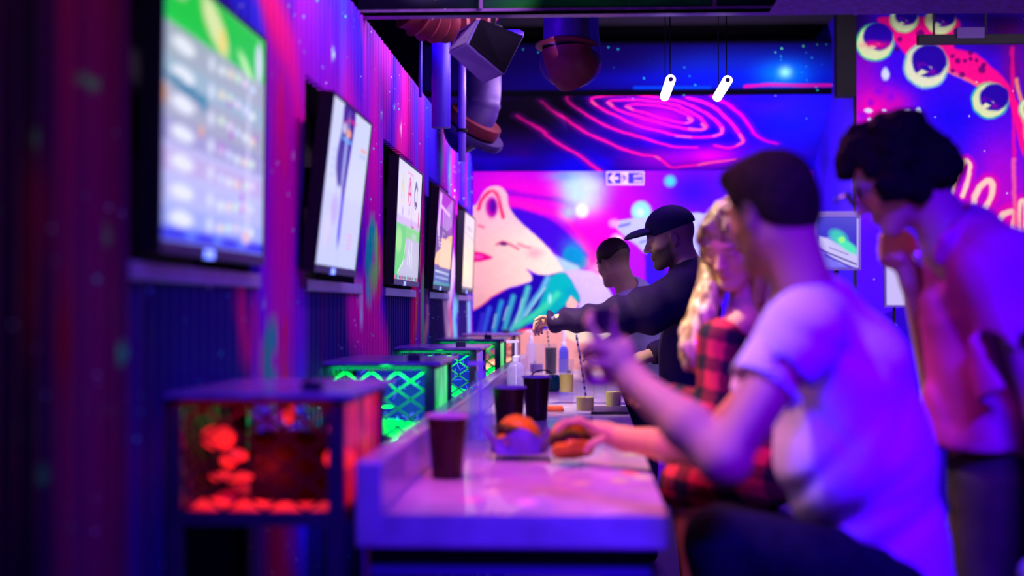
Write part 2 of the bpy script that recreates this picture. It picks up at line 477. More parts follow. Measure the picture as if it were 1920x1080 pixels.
# ---- back wall mural
def back_wall():
    nx, nz = 430, 250
    xs = np.linspace(-1.1, 1.72, nx); zs = np.concatenate([np.linspace(0, .9, 20)[:-1], np.linspace(.9, 2.337, nz)])
    Xg, Zg = np.meshgrid(xs, zs); V = np.stack([Xg, np.full_like(Xg, YB), Zg], -1).reshape(-1, 3)
    k = F/YB
    a = VX+V[:, 0]*k; b = VY-(V[:, 2]-CAM_Z)*k       # wall coordinates in units of 3.8 mm
    wob = (fbm(a/18, b/18, 5)-.5)*10; wob2 = (fbm(a/9, b/9, 8)-.5)*6
    p = Paint(a+wob2*.25, b+wob*.25, lin(112,0,215))
    G = lambda x, y, rx, ry, c, amt=1, rot=0: p.glow(x, y, rx, ry, lin(*c), amt, rot)
    PL = lambda pts, c, soft=2, amt=1, n=4: p.poly(smooth_pts(pts, n, True) if n else pts, lin(*c), soft, amt)
    ST = lambda pts, wd, c, soft=2, amt=1: p.stroke(smooth_pts(pts), wd, lin(*c), soft, amt)
    G(930,345,90,50,(205,0,195)); G(1000,375,90,45,(235,0,190)); G(1130,470,45,60,(235,0,170)); G(1190,350,60,60,(190,0,210),.9)
    G(1115,430,40,40,(240,0,185),.9); G(1210,350,40,28,(150,0,220)); G(1300,360,70,50,(45,0,235)); G(1265,420,40,20,(200,0,215),.7)
    G(1390,400,60,60,(70,0,230)); G(1140,330,60,9,(60,0,210),.9); G(1480,380,80,60,(90,0,230)); G(1560,385,30,32,(255,0,160),.9)
    G(1350,560,120,80,(60,0,220)); G(1490,520,60,70,(90,0,240))
    # dark dome with hot pink rim
    PL([(952,390),(993,395),(1044,418),(1079,453),(1109,489),(1067,492),(1038,470),(993,437),(964,412)], (62,0,195), 7)
    ST([(948,360),(1000,368),(1060,378),(1085,392)], 10, (120,0,190), 8, .8)
    ST([(955,378),(1000,388),(1052,404),(1085,436),(1110,478)], 6, (255,20,175), 8, .9)
    G(1080,478,16,22,(0,160,200),1,-.6); PL([(1061,465),(1085,474),(1108,490),(1086,506),(1055,502)], (0,145,185), 6, .9)
    PL([(1035,478),(1062,490),(1085,500),(1080,510),(1050,512)], (170,215,215), 6, .9)
    # cloud of pale green paint
    for (x, y, r, c) in ((1075,345,26,(150,215,190)),(1105,350,28,(185,215,185)),(1095,378,24,(190,205,195)),(1085,365,22,(170,220,200)),(1068,398,14,(160,190,190))):
        G(x+4*math.sin(x), y, r, r*.85, c, .95)
    p.blob(1091, 395, 11, 11, lin(225,255,225), .9)
    G(1055,330,25,8,(70,160,200),.6)
    p.blob(1202, 397, 18, 18, lin(125,215,195), .35); p.blob(1200, 398, 7, 7, lin(180,255,220), .8)
    p.blob(1256, 340, 9, 9, lin(60,200,220), 1.0)
    # pale winged body behind the far group
    PL([(1150,420),(1175,412),(1219,408),(1330,404),(1340,475),(1262,500),(1215,478),(1178,448)], (165,180,255), 3)
    ST([(1160,424),(1180,420)], 5, (70,60,190), 3, .8); ST([(1200,455),(1212,452)], 4, (80,80,210), 3, .7)
    p.blob(1151, 419, 8, 7, lin(255,150,190), 1.0); p.blob(1157, 450, 10, 9, lin(255,180,220), 1.0); p.blob(1160, 448, 5, 4, lin(255,245,235), 1)
    PL([(1162,455),(1195,460),(1212,500),(1210,560),(1170,545),(1150,500)], (165,10,215), 6)
    PL([(1212,470),(1245,500),(1250,560),(1215,560)], (50,10,225), 6)
    G(1118,505,14,16,(255,150,190),.9); G(1128,520,8,8,(255,200,210),.9); G(1110,488,9,9,(255,40,170),.8)
    # pale lavender field
    PL([(1056,512),(1080,506),(1120,515),(1150,560),(1165,610),(1090,612),(1085,560),(1070,535)], (205,192,240), 3)
    # face
    PL([(876,394),(893,384),(905,362),(918,350),(937,350),(950,363),(953,385),(966,406),(987,427),(1012,449),(1037,476),(1050,497),(1054,509),
        (1020,516),(998,509),(987,505),(995,514),(998,524),(988,530),(958,539),(931,551),(907,569),(886,582),(860,584),(850,480)], (255,203,180), 3, 1, 3)
    w_ = smooth01(a-1000, 140); 
    face = (a > 840) & (p.c[:, 0] > .9) & (p.c[:, 1] > .45)
    p.mix(face*(1-smooth01(a-960, 110))*.9, lin(255,240,200)); p.mix(face*smooth01(b-420, 60)*.6, lin(255,178,190))
    p.mix(face*smooth01(900-b-340, 60)*smooth01(a-930, 60)*.5, lin(255,170,160))
    ST([(886,582),(907,569),(931,551),(945,545)], 2.5, (255,60,60), 3, .8)
    ST([(897,392),(902,377),(912,363),(924,357),(934,368),(939,388),(943,407)], 7, (255,25,105), 3)
    p.blob(922, 388, 12, 21, lin(190,0,165), .4); p.blob(924, 386, 6, 13, lin(90,0,150), .6)
    ST([(918,355),(932,360),(938,376)], 2, (255,150,160), 2, .7)
    ST([(931,458),(944,453),(960,460),(972,466)], 4, (215,40,120), 4); p.blob(944, 457, 8, 3.5, lin(100,0,110), .6)
    ST([(972,457),(985,462),(994,464)], 4, (225,80,130), 5, .9); G(1003,474,16,10,(235,160,165),.8); ST([(897,422),(907,426)], 4, (225,70,120), 4)
    PL([(868,470),(900,472),(915,478),(924,484),(905,489),(868,492)], (240,0,135), 2.5); p.blob(893, 481, 12, 3.5, lin(255,70,170), .6)
    # garment
    PL([(884,585),(907,572),(931,554),(958,542),(990,532),(999,524),(999,513),(1030,517),(1060,512),(1079,540),(1088,566),(1060,580),(1030,600),(1000,640),(860,645),(862,590)], (28,0,165), 2, 1, 2)
    PL([(1033,519),(1059,513),(1078,540),(1086,564),(1062,572),(1040,588),(1010,606),(985,612),(1005,585),(1020,550)], (0,190,178), 6)
    G(1070,548,10,10,(0,165,185),.8)
    for pts, wd, c in (([(1027,520),(1015,545),(995,572),(972,606)], 7, (110,215,225)), ([(1045,552),(1022,575),(990,598),(970,612)], 11, (60,235,170)),
                       ([(990,540),(984,560),(975,590),(960,618)], 8, (90,225,200)), ([(962,556),(956,580),(946,616)], 7, (70,210,210)),
                       ([(940,566),(934,590),(926,622)], 6, (50,180,225)), ([(918,578),(912,600),(906,625)], 6, (60,110,235)), ([(905,590),(897,625)], 5, (60,60,220))):
        ST(pts, wd, c, 7, .95)
    for pts in ([(1022,540),(1004,566),(985,592)], [(980,560),(972,588),(966,606)], [(952,575),(944,600)], [(930,590),(924,615)]):
        ST(pts, 2, (190,255,225), 3, .8)
    p.blob(1031, 560, 3, 9, lin(150,255,225), .8)
    PL([(1062,570),(1070,555),(1084,568),(1080,580),(1062,580)], (255,200,175), 2, 1, 0)
    # low peach field and indigo band
    PL([(985,612),(1030,596),(1090,578),(1140,600),(1140,640),(1000,640)], (55,0,205), 4)
    PL([(942,700),(950,645),(962,628),(985,618),(1010,621),(1060,610),(1150,608),(1180,700)], (255,178,165), 3)
    ST([(944,690),(952,645),(963,628),(985,618),(1008,621)], 3.5, (255,30,80), 3)
    PL([(1062,612),(1150,606),(1150,645),(1075,640)], (255,238,195), 4)
    p.c *= (0.93+.14*fbm(a/7, b/7, 21))[:, None]
    o = np_mesh('wall_back', V, grid(nx, len(zs)), mat('mural_back', attr=True, rough=.7, spec=.05,
        speck=[(15, .90, .075, (.85,.85,1.0), 1.1), (11, .93, .06, (.15,.9,.9), 1.4)]), col=p.c)
    tag(o, kind='structure')
back_wall()
tag(MB().box((-1.1,YB+.004,0),(4.1,YB+.1,3.25)).build('wall_back_masonry', m_black), kind='structure')

# ---- painted soffit sloping up from the top of the back wall, and the painted bulkhead above it
SY0, SZ0, SY1, SZ1 = YB, 2.337, 9.9, 2.757
def soffit():
    nx, ns = 520, 190
    sl = math.hypot(SY1-SY0, SZ1-SZ0)
    xs = np.linspace(-1.1, 1.64, nx); ts = np.linspace(0, 1, ns)
    Xg, Tg = np.meshgrid(xs, ts)
    V = np.stack([Xg, SY0+(SY1-SY0)*Tg, SZ0+(SZ1-SZ0)*Tg], -1).reshape(-1, 3)
    a = V[:, 0]; b = (Tg*sl).reshape(-1)
    def Q_(px, py):
        k = (VY-py)/F; t = (SY0*k-(SZ0-CAM_Z))/((SZ1-SZ0)+(SY0-SY1)*k)
        Y = SY0+(SY1-SY0)*t
        return ((px-VX)/F*Y, t*sl)
    Z_ = lambda pts: [Q_(980+x/3.84, 150+y/3.84) for x, y in pts]
    p = Paint(a+(fbm(a/.12, b/.12, 4)-.5)*.03, b+(fbm(a/.12+5, b/.12, 6)-.5)*.03, lin(26,0,150))
    n = fbm(a/.5, b/.5, 14)
    p.mix(np.clip((n-.5)*4, 0, 1)*.8, lin(14,0,235)); p.mix(np.clip((.42-n)*5, 0, 1)*.6, lin(70,0,150))
    for (x, y, rx, ry, c, am) in ((1250,300,.22,.12,(150,0,190),.9),(1340,295,.18,.10,(255,0,190),.9),(1420,290,.3,.15,(70,0,235),.8),(1500,230,.30,.4,(10,20,240),.85),
                                  (1230,225,.18,.14,(190,0,170),.8),(960,215,.5,.5,(3,0,14),1.0),(1010,190,.28,.35,(2,0,10),1.0),(1060,195,.22,.20,(2,0,10),.9),(900,300,.4,.05,(30,0,190),.8)):  # near-black entries paint the shadow of the ducts
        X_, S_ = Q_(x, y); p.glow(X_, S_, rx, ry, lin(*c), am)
    def line(pts, wd, col, close=False, glow=.6):
        q = smooth_pts(Z_(pts), 6, close)
        p.stroke(q, wd*2.6, lin(120,0,150), wd*2.6, glow, close)
        p.stroke(q, wd, lin(*col), wd*.8, 1, close)
    pk = (255,18,150); ho = (255,95,130)
    line([(750,190),(800,178),(940,183),(1100,220),(1200,270),(1215,300),(1180,318),(1050,292),(900,245),(790,212)], .016, pk, True)
    line([(615,155),(700,143),(900,152),(1080,180),(1240,260),(1310,320),(1300,360),(1150,355),(980,312),(860,275),(700,222),(640,188)], .018, pk, True)
    line([(500,160),(530,125),(700,108),(850,115),(1100,150),(1300,240),(1420,330),(1430,390),(1350,417),(1180,412),(1050,392),(850,332),(700,272),(560,205)], .018, pk, True)
    line([(420,70),(350,100),(325,140),(400,215),(520,285),(650,350),(850,415),(1050,478),(1250,492)], .017, pk)
    line([(1180,130),(1350,190),(1450,270),(1550,380),(1582,450),(1480,492),(1380,475)], .020, pk)
    line([(1350,120),(1480,190),(1600,300),(1700,420),(1820,470)], .018, (225,0,190))
    line([(130,150),(220,220),(320,290),(500,395),(650,470),(850,535),(970,560),(1060,630),(1150,627),(1300,610),(1520,580)], .022, pk)
    line([(-40,250),(30,300),(150,370),(180,402),(320,490),(450,570),(560,660)], .022, pk)
    for pts in ([(1190,280),(1215,300),(1180,315)], [(1290,320),(1312,345),(1290,362),(1200,357)], [(1430,350),(1428,392),(1370,414)], [(1560,400),(1580,450),(1540,475)],
                [(1260,615),(1420,592),(1520,580)], [(615,160),(640,187)], [(500,160),(520,180)], [(750,192),(790,210)], [(960,557),(990,575)], [(1100,412),(1200,414)]):
        p.stroke(smooth_pts(Z_(pts)), .014, lin(*ho), .014)
    for (x, y, rx, ry) in ((960,205,.45,.42),(1040,190,.25,.26)):  # duct shadow painted again over the lines at left
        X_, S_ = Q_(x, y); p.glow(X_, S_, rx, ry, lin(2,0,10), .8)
    o = np_mesh('ceiling_soffit', V, grid(nx, ns)[:, ::-1], mat('soffit_paint', attr=True, rough=.8, spec=.03,
        speck=[(17, .88, .08, (.1,.45,.8), 1.0), (13, .93, .06, (.7,.5,.8), 1.4)]), col=p.c)
    tag(o, kind='structure')
    # bulkhead face
    nx, nz = 300, 44
    xs = np.linspace(-1.1, 1.62, nx); zs = np.linspace(SZ1, SZ1+.36, nz)
    Xg, Zg = np.meshgrid(xs, zs)
    V = np.stack([Xg, np.full_like(Xg, SY1), Zg], -1).reshape(-1, 3)
    k = F/SY1; a = VX+V[:, 0]*k; b = VY-(V[:, 2]-CAM_Z)*k
    p = Paint(a, b, lin(10,0,70))
    p.mix(smooth01(b-84, 8)*smooth01(164-b, 6)*.0+.0, (0,0,0))
    p.glow(1470, 135, 130, 34, lin(8,40,190), .9); p.glow(1320, 130, 90, 30, lin(10,30,160), .8); p.glow(1380, 150, 250, 20, lin(0,10,200), .6)
    p.glow(1468, 140, 38, 20, lin(0,120,230), 1); p.glow(1470, 138, 10, 9, lin(130,235,255), 1)
    p.stroke([(1395,164),(1440,161),(1500,163),(1570,163)], 4, lin(200,0,120), 3)
    p.stroke([(1190,165),(1330,166)], 4, lin(0,60,220), 4)
    p.mix(smooth01(167-b, 3)*0, (0,0,0)); p.mix(1-smooth01(b-168, 3), lin(2,0,12))
    p.mix(smooth01(b-84, 6), lin(3,0,20))
    o = np_mesh('wall_bulkhead', V, grid(nx, nz), mat('bulkhead_paint', attr=True, rough=.8, spec=.03,
        speck=[(30, .70, .14, (.02,.55,.6), 1.6), (22, .9, .14, (.1,.8,.2), 1.2)]), col=p.c)
    tag(o, kind='structure')
    tag(MB().box((-1.1,SY1+.004,SZ1),(1.62,YB,SZ1+.30)).build('trim_9', m_black), kind='structure')
soffit()

# ---- right mural wall and its return
YR, XR = 9.0, 1.595
def right_wall():
    nx, nz = 400, 380
    xs = np.linspace(XR, 4.1, nx)
    xs = np.concatenate([np.linspace(XR, 2.75, 380), np.linspace(2.75, 4.1, 30)[1:]]); nx = len(xs)
    zs = np.concatenate([np.linspace(0, 1.3, 60)[:-1], np.linspace(1.3, 3.25, 400)]); nz = len(zs)
    Xg, Zg = np.meshgrid(xs, zs); V = np.stack([Xg, np.full_like(Xg, YR), Zg], -1).reshape(-1, 3)
    k = F/YR*1.014; a = VX+V[:, 0]*k; b = VY-(V[:, 2]-CAM_Z)*k
    p = Paint(a+(fbm(a/14, b/14, 4)-.5)*4, b+(fbm(a/14+5, b/14, 6)-.5)*4, lin(58,0,232))
    G = lambda x, y, rx, ry, c, amt=1, rot=0: p.glow(x, y, rx, ry, lin(*c), amt, rot)
    PL = lambda pts, c, soft=2, amt=1, n=4: p.poly(smooth_pts(pts, n, True) if n else pts, lin(*c), soft, amt)
    ST = lambda pts, wd, c, soft=2, amt=1: p.stroke(smooth_pts(pts), wd, lin(*c), soft, amt)
    G(1790,230,70,60,(20,0,235)); G(1620,140,30,80,(150,0,205),.9); G(1640,205,40,38,(255,0,160),.95); G(1675,190,30,20,(220,0,180),.8); G(1850,260,60,40,(40,0,235),.8)
    G(1860,320,40,60,(150,0,215),.8); G(1890,420,40,120,(220,0,190),.8); G(1610,40,40,60,(20,0,60),.9); G(1640,300,60,60,(190,0,190),.8)
    G(1880,55,90,45,(45,0,60),.95); G(1900,130,25,60,(120,0,110),.8); G(1700,330,60,60,(150,0,210),.6)
    for (x, y, r) in ((1665,225,5),(1672,180,6),(1650,170,5),(1635,190,4),(1620,215,5)): G(x, y, r*1.6, r*1.6, (120,0,220), .8)
    # pink river with dark pits
    PL([(1648,30),(1700,30),(1790,30),(1800,60),(1790,88),(1830,100),(1862,128),(1885,150),(1900,178),(1924,236),(1940,300),(1915,290),(1896,205),(1880,172),(1835,163),(1800,140),(1775,130),(1758,95),(1718,86),(1702,102),(1685,82),(1665,55)], (255,8,140), 5)
    ST([(1775,132),(1800,142),(1835,160),(1850,165)], 4, (255,120,110), 5)
    ST([(1905,150),(1915,200),(1922,260)], 6, (255,150,110), 5)
    for (x, y, r) in ((1690,72,5),(1727,62,7),(1760,68,5),(1787,104,4),(1797,113,5),(1810,114,3.5),(1820,110,4),(1832,112,3.5),(1845,122,5),(1842,130,7),(1787,132,4),(1804,139,5),(1820,98,5),(1683,90,5)):
        p.blob(x, y, r, r, lin(70,0,110), .5, 0, .85)
    def planet(x, y, r, ox, oy, rim=(60,255,120), pale=(225,255,175)):
        p.blob(x, y, r*1.06, r*1.06, lin(*rim), .18); p.blob(x, y, r*.98, r*.98, lin(*pale), .12)
        p.blob(x+ox, y+oy, r*.86, r*.80, lin(38,0,165), .16)
        p.glow(x+ox*.2, y+oy*.2+r*.2, r*.35, r*.12, lin(225,0,190), .7, .5)
        p.blob(x-r*.15, y+r*.28, r*.38, r*.13, lin(225,245,180), .5, -.45); p.blob(x-r*.02, y+r*.12, r*.30, r*.12, lin(36,0,170), .5, .5)
    planet(1643, 77, 33, 6, -11); planet(1738, 122, 39, 6, -9, (170,255,180), (232,255,195)); planet(1856, 188, 32, 8, -6, (0,230,140))
    planet(1697, 34, 24, 4, -8); planet(1765, 36, 26, 6, -8, (200,255,120)); planet(1932, 205, 22, 5, 0, (0,220,150))
    p.glow(1643, 82, 24, 6, lin(255,0,130), .9)
    for (x, y, rx, ry) in ((1662,137,7,11),(1723,208,5,6),(1702,208,6,4),(1630,205,7,4),(1660,207,4,3),(1632,224,4,4)):
        p.blob(x, y, rx, ry, lin(215,240,255), .6)
    # standing loops like bent fingers
    def loop(pts, wd=8):
        q = smooth_pts(pts); p.stroke(q, wd*2.3, lin(255,0,150), wd*1.6, .8); p.stroke(q, wd, lin(255,226,190), 4)
    loop([(1784,361),(1789,338),(1796,317),(1810,302),(1818,311),(1815,335),(1804,367)]); loop([(1824,391),(1827,370),(1838,349),(1852,339),(1860,349),(1855,373),(1842,395)], 10)
    loop([(1869,418),(1879,403),(1897,397),(1902,410),(1897,432),(1905,452)], 11); loop([(1908,447),(1909,392),(1915,376),(1921,394),(1919,477)], 8)
    ST([(1897,90),(1899,200),(1900,330),(1905,430)], 5, (255,10,130), 6, .9); ST([(1899,300),(1901,380),(1908,420)], 6, (255,120,170), 6, .7)
    ST([(1590,230),(1608,270),(1612,330)], 10, (230,0,190), 10, .7)
    p.c *= (0.92+.16*fbm(a/7, b/7, 25))[:, None]
    o = np_mesh('wall_right_mural', V, grid(nx, nz), mat('mural_right', attr=True, rough=.7, spec=.05,
        speck=[(23, .80, .10, (.75,.8,1.0), .9), (17, .9, .08, (.2,.8,1.0), 1.3)]), col=p.c)
    tag(o, kind='structure')
right_wall()
tag(MB().box((XR,YR+.003,0),(4.1,YR+.12,3.25)).build('wall_right_mural_core', m_black), kind='structure')
m_ret = mat('return_blue', lin(42,0,205), .6, noise=.5, nscale=2.5)
tag(MB().box((XR,YR+.12,0),(XR+.1,YB,3.25)).build('wall_return', m_ret), kind='structure')
tag(MB().box((XR-.115,YR,2.62),(XR-.002,YR+.12,3.25)).build('trim_10', m_black), kind='structure')
# ================================================================== CEILING SERVICES
m_duct = mat('galvanised_duct', (.05,.02,.16), .45, metal=.1, noise=.25, nscale=14)
m_ductr = mat('duct_red_lit', (.15,.015,.04), .5, metal=.1, noise=.35, nscale=10)  # reddish light on the ducts put into the base colour
m_violet = mat('violet_gloss', (.22,.10,.60), .3)
m_pipe = mat('blue_pipe', (.05,.015,.60), .35)
m_tray = mat('tray_metal', (.30,.12,.50), .4, noise=.3, nscale=30)
# cable tray beam crossing the room, resting on the wall top
def beam():
    Yb, zb = 5.5, 2.437
    t = thing('cable_tray', (1.4,Yb,zb), 'wide dark metal cable tray crossing the ceiling across the whole top of the picture', 'cable tray')
    MB().box((-.86,Yb,zb),(3.6,Yb+.07,zb+.012)).box((-.86,Yb,zb),(3.6,Yb+.01,zb+.022)).build('tray_lip', m_tray, t)
    k = F/Yb
    xs = np.linspace(-.86, 3.6, 700); zs = np.linspace(zb+.022, zb+.30, 30)
    Xg, Zg = np.meshgrid(xs, zs)
    V = np.stack([Xg, np.full_like(Xg, Yb+.012), Zg], -1).reshape(-1, 3)
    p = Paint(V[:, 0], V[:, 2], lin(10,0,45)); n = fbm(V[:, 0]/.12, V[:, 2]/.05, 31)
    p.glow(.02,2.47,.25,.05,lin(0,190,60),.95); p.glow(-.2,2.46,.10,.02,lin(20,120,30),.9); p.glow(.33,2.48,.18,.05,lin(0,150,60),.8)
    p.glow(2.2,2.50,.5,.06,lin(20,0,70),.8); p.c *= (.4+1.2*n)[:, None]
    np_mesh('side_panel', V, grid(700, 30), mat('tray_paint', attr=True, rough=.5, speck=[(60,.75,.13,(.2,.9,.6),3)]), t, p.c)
    MB().bar((.46,Yb-.004,zb+.012),(.46,Yb-.004,zb+.30),.012).build('bracket', m_tray, t)
    MB().bar((-.4,Yb-.004,zb+.02),(-.4,Yb-.004,zb+.3),.012).build('bracket', m_tray, t)
    for x_ in (-.6,1.0,2.6):
        MB().tube([(x_,Yb+.15,zb+.012),(x_,Yb+.15,3.25)], .006, 8).build('hanger_rod', m_tray, t)
beam()
# perforated soffit sheet to the right of the tray
def slab():
    t = thing('mesh_ceiling_panel', (2.2,5.3,2.43), 'wide purple perforated panel hung under the ceiling, filling the top right corner', 'ceiling panel')
    MB().box((.66,5.05,2.425),(3.4,5.49,2.436)).build('sheet', mat('perforated_violet', (.40,.14,.85), .5, noise=.5, nscale=60), t)
    for x_ in (.9,2.0,3.1):
        MB().tube([(x_,5.2,2.436),(x_,5.2,3.25)], .005, 8).build('hanger_rod', m_tray, t)
    tag(MB().tube(smooth_pts([(.66,5.0,2.415),(.74,5.0,2.43),(.83,5.0,2.47),(.92,5.0,2.50)], 5), .007, 8).raw([],[]).build('cable', mat('pale_cable', (.5,.35,.8), .4)),
        'pale cable curving up beside the purple perforated panel at the top edge', 'cable')
slab()

# ducts
def duct_elbow():
    Y = 7.3; k = Y/F
    t = thing('duct', at(1065,110,Y), 'ceiling duct with a flared round rim and a bulging elbow below it', 'air duct')
    c = at(1063,0,Y); r = .125
    top = at(1063,84,Y)
    MB().tube([(c.x,Y,3.25),(c.x,Y,top.z)], r*.92, 28).build('riser', m_duct, t, True)
    MB().lathe([(r*.9,.02),(r*1.0,.012),(r*1.22,0),(r*1.24,-.006),(r*1.18,-.01),(r*.95,-.012)], top, 36, Matrix.Rotation(math.radians(-6),3,'X')).build('rim', m_ductr, t, True)
    pts = [at(1063,90,Y), at(1065,105,Y), at(1072,122,Y), at(1082,136,Y+.03)]
    MB().tube(smooth_pts([tuple(p) for p in pts], 5), [r*.98]*16, 28).build('neck', m_ductr, t, True)
    MB().ell(at(1070,118,Y+.06), (.155,.155,.125)).build('elbow', m_duct, t, True)
    MB().tube([at(1100,-140,Y+.02), at(1100,60,Y+.02), at(1108,110,Y+.05)], .06, 20).build('side_sleeve', m_pipe, t, True)
duct_elbow()
def flex_duct():
    Y = 6.3
    t = thing('flexible_duct', at(800,40,Y), 'ribbed flexible duct bulging down behind the cable tray at upper left', 'air duct')
    a0 = np.linspace(0, 1, 40)
    P_ = smooth_pts([tuple(at(*q)) for q in ((745,-60,Y),(765,0,Y),(800,28,Y+.05),(850,30,Y+.15),(900,0,Y+.25),(910,-80,Y+.3))], 9)
    m = len(P_)
    MB().tube(P_, [.098+.010*math.sin(i*2.2) for i in range(m)], 26).build('flexible_hose', m_ductr, t, True)
    MB().tube([P_[0], (P_[0][0]-.02,P_[0][1],3.25)], .10, 22).build('collar', m_duct, t, True)
flex_duct()
def wall_duct():
    Y = 8.3
    t = thing('duct', at(895,220,Y), 'large duct elbow with round collars coming down behind the corrugated wall top', 'air duct')
    top = at(902,20,Y)
    pts = smooth_pts([tuple(at(*q)) for q in ((902,20,Y),(904,110,Y),(904,170,Y),(898,210,Y),(880,240,Y),(855,256,Y+.05))], 7)
    MB().tube(pts, [.105+(.006 if i % 9 == 0 else 0) for i in range(len(pts))], 30).build('elbow', m_duct, t, True)
    MB().tube([(top.x,Y,top.z),(top.x,Y,3.25)], .105, 26).build('riser', m_duct, t, True)
    R1 = Matrix.Rotation(math.radians(32),3,'Y')@Matrix.Rotation(math.radians(18),3,'X')
    MB().lathe([(.10,.03),(.155,.03),(.16,.0),(.155,-.03),(.10,-.03)], at(889,228,Y), 36, R1).build('collar', m_ductr, t, True)
    MB().lathe([(.10,.02),(.205,.02),(.21,.0),(.205,-.02),(.10,-.02)], at(880,243,Y+.06), 36, R1).build('collar', m_duct, t, True)
wall_duct()
def pipes():
    Y = 6.9
    a = at(826,0,Y); b = at(826,238,Y)
    tag(MB().tube([(a.x,Y,3.25),(b.x,Y,b.z)], .044, 22).build('pipe', m_pipe, smooth=True), 'thick blue vertical pipe dropping from the flexible duct to the wall top', 'pipe')
    a = at(787,0,6.6); b = at(787,180,6.6)
    tag(MB().tube([(a.x,6.6,3.25),(b.x,6.6,b.z)], .008, 10).build('conduit', m_pipe, smooth=True), 'thin vertical conduit left of the thick blue pipe', 'conduit')
    a = at(866,215,7.8); b = at(866,302,7.8)
    t = thing('pipe', b, 'short violet pipe with dark clamp standing on the corrugated wall top by the large duct', 'pipe')
    MB().tube([(a.x,7.8,3.1),(a.x,7.8,b.z)], .020, 14).build('tube', mat('violet_pipe', (.20,.10,.75), .25), t, True)
    MB().tube([(a.x,7.8,at(866,246,7.8).z),(a.x,7.8,at(866,240,7.8).z)], .03, 14).build('clamp', m_black, t, True)
    a = at(845,60,6.95); b = at(982,63,6.95)
    tag(MB().tube([a,(b.x-.02,b.y,b.z),b], [.024,.024,.012], 16).build('pipe', m_pipe, smooth=True), 'blue horizontal pipe stub passing behind the hanging loudspeaker', 'pipe')
pipes()
def speaker():
    Y = 5.9
    t = thing('loudspeaker', at(905,95,Y), 'tilted white loudspeaker hanging from the ceiling in front of the ducts', 'loudspeaker')
    m_w = mat('speaker_white', (.60,.50,.85), .35, noise=.05)
    fr = [at(839,96,5.90), at(876,80,5.88), at(899,31,5.93), at(860,55,6.02)]
    back = [at(905,156,5.96), at(946,139,5.95), at(983,66,6.08), at(941,60,6.2)]
    MB().raw(fr+back, [(0,1,2,3),(7,6,5,4),(0,4,5,1),(1,5,6,2),(2,6,7,3),(3,7,4,0)]).build('cabinet', mat('speaker_violet_lit', (.25,.16,.62), .4, noise=.05), t, bevel=.006)  # violet light on the cabinet put into its base colour
    c_ = sum(fr+back, Vector())/8
    gr = [fr[1], back[1], back[2], fr[2]]; gc = sum(gr, Vector())/4; gn = (gr[1]-gr[0]).cross(gr[2]-gr[0]).normalized()
    if gn.dot(gc-c_) < 0: gn = -gn
    MB().raw([g.lerp(gc,.05)+gn*.004 for g in gr]+[g.lerp(gc,.05)+gn*.001 for g in gr], [(0,1,2,3),(7,6,5,4),(0,4,5,1),(1,5,6,2),(2,6,7,3),(3,7,4,0)]).build('dark_sheet', mat('sheet_black', (.004,.003,.008), .9, spec=.01), t)  # thin black sheet laid over the right-hand face
    n = (fr[1]-fr[0]).cross(fr[2]-fr[0]).normalized()
    if n.y > 0: n = -n
    q = lambda u, v, h: fr[0]*(1-u)*(1-v)+fr[1]*u*(1-v)+fr[2]*u*v+fr[3]*(1-u)*v + n*h
    MB().raw([q(.04,.04,.006),q(.96,.04,.006),q(.96,.96,.006),q(.04,.96,.006)], [(0,1,2,3)]).build('faceplate', m_w, t)
    mb = MB()
    for (u0,v0,u1,v1) in ((.2,.25,.32,.8),(.2,.66,.75,.8),(.45,.42,.56,.66),(.62,.25,.74,.5)):
        mb.raw([q(u0,v0,.009),q(u1,v0,.009),q(u1,v1,.009),q(u0,v1,.009)], [(0,1,2,3)])
    mb.build('emblem', m_black, t)
    MB().bar(at(925,60,Y+.15), (at(925,60,Y+.15).x,Y+.15,3.25), .02).bar(at(890,38,Y+.1), at(940,50,Y+.2), .014).build('bracket', m_black, t)
speaker()

# hanging fluorescent tubes
def tube_lamp(x, y0, z, L, label):
    t = thing('tube_lamp', (x,y0,z), label, 'tube light', 'bright violet-white tube lamps hanging on wires')
    m_t = mat('tube_glow', (.8,.7,1), .4, emit=(.55,.42,1.0), es=9)
    MB().tube([(x,y0,z),(x,y0+L,z)], .021, 16).build('tube', m_t, t, True)
    for yy in (y0-.012, y0+L):
        MB().tube([(x,yy,z),(x,yy+.012,z)], .010, 16).build('end_cap', mat('lamp_cap', (.3,.2,.5), .4), t, True)
    for yy in (y0+.05, y0+L-.05):
        MB().tube([(x,yy,z+.02),(x,yy,3.25)], .0025, 6).build('wire', m_black, t)
tube_lamp(.340, 6.25, 2.305, .50, 'bright violet-white tube lamp on wires, left of the pair')
tube_lamp(.585, 6.35, 2.315, .50, 'bright violet-white tube lamp on wires, right of the pair, nearer the mural wall')

# dark track above the right mural
def track():
    Y = 8.2
    t = thing('lighting_track', at(1830,78,Y), 'black horizontal lighting track in front of the planets mural at top right', 'light track')
    a = at(1715,78,Y); b = at(2020,78,Y)
    MB().box((a.x,Y,a.z-.028),(b.x,Y+.05,a.z+.024)).build('rail', m_black, t, bevel=.004)
    c = at(1815,68,Y)
    MB().box((c.x-.09,Y-.02,c.z-.03),(c.x+.06,Y+.06,c.z+.03)).build('connector_box', mat('track_violet', (.05,.02,.14), .5), t, bevel=.005)
    for px_ in (1745,1840,1960):
        q = at(px_,70,Y); MB().tube([(q.x,Y+.02,a.z+.02),(q.x,Y+.02,3.25)], .006, 8).build('hanger_rod', m_black, t)
track()

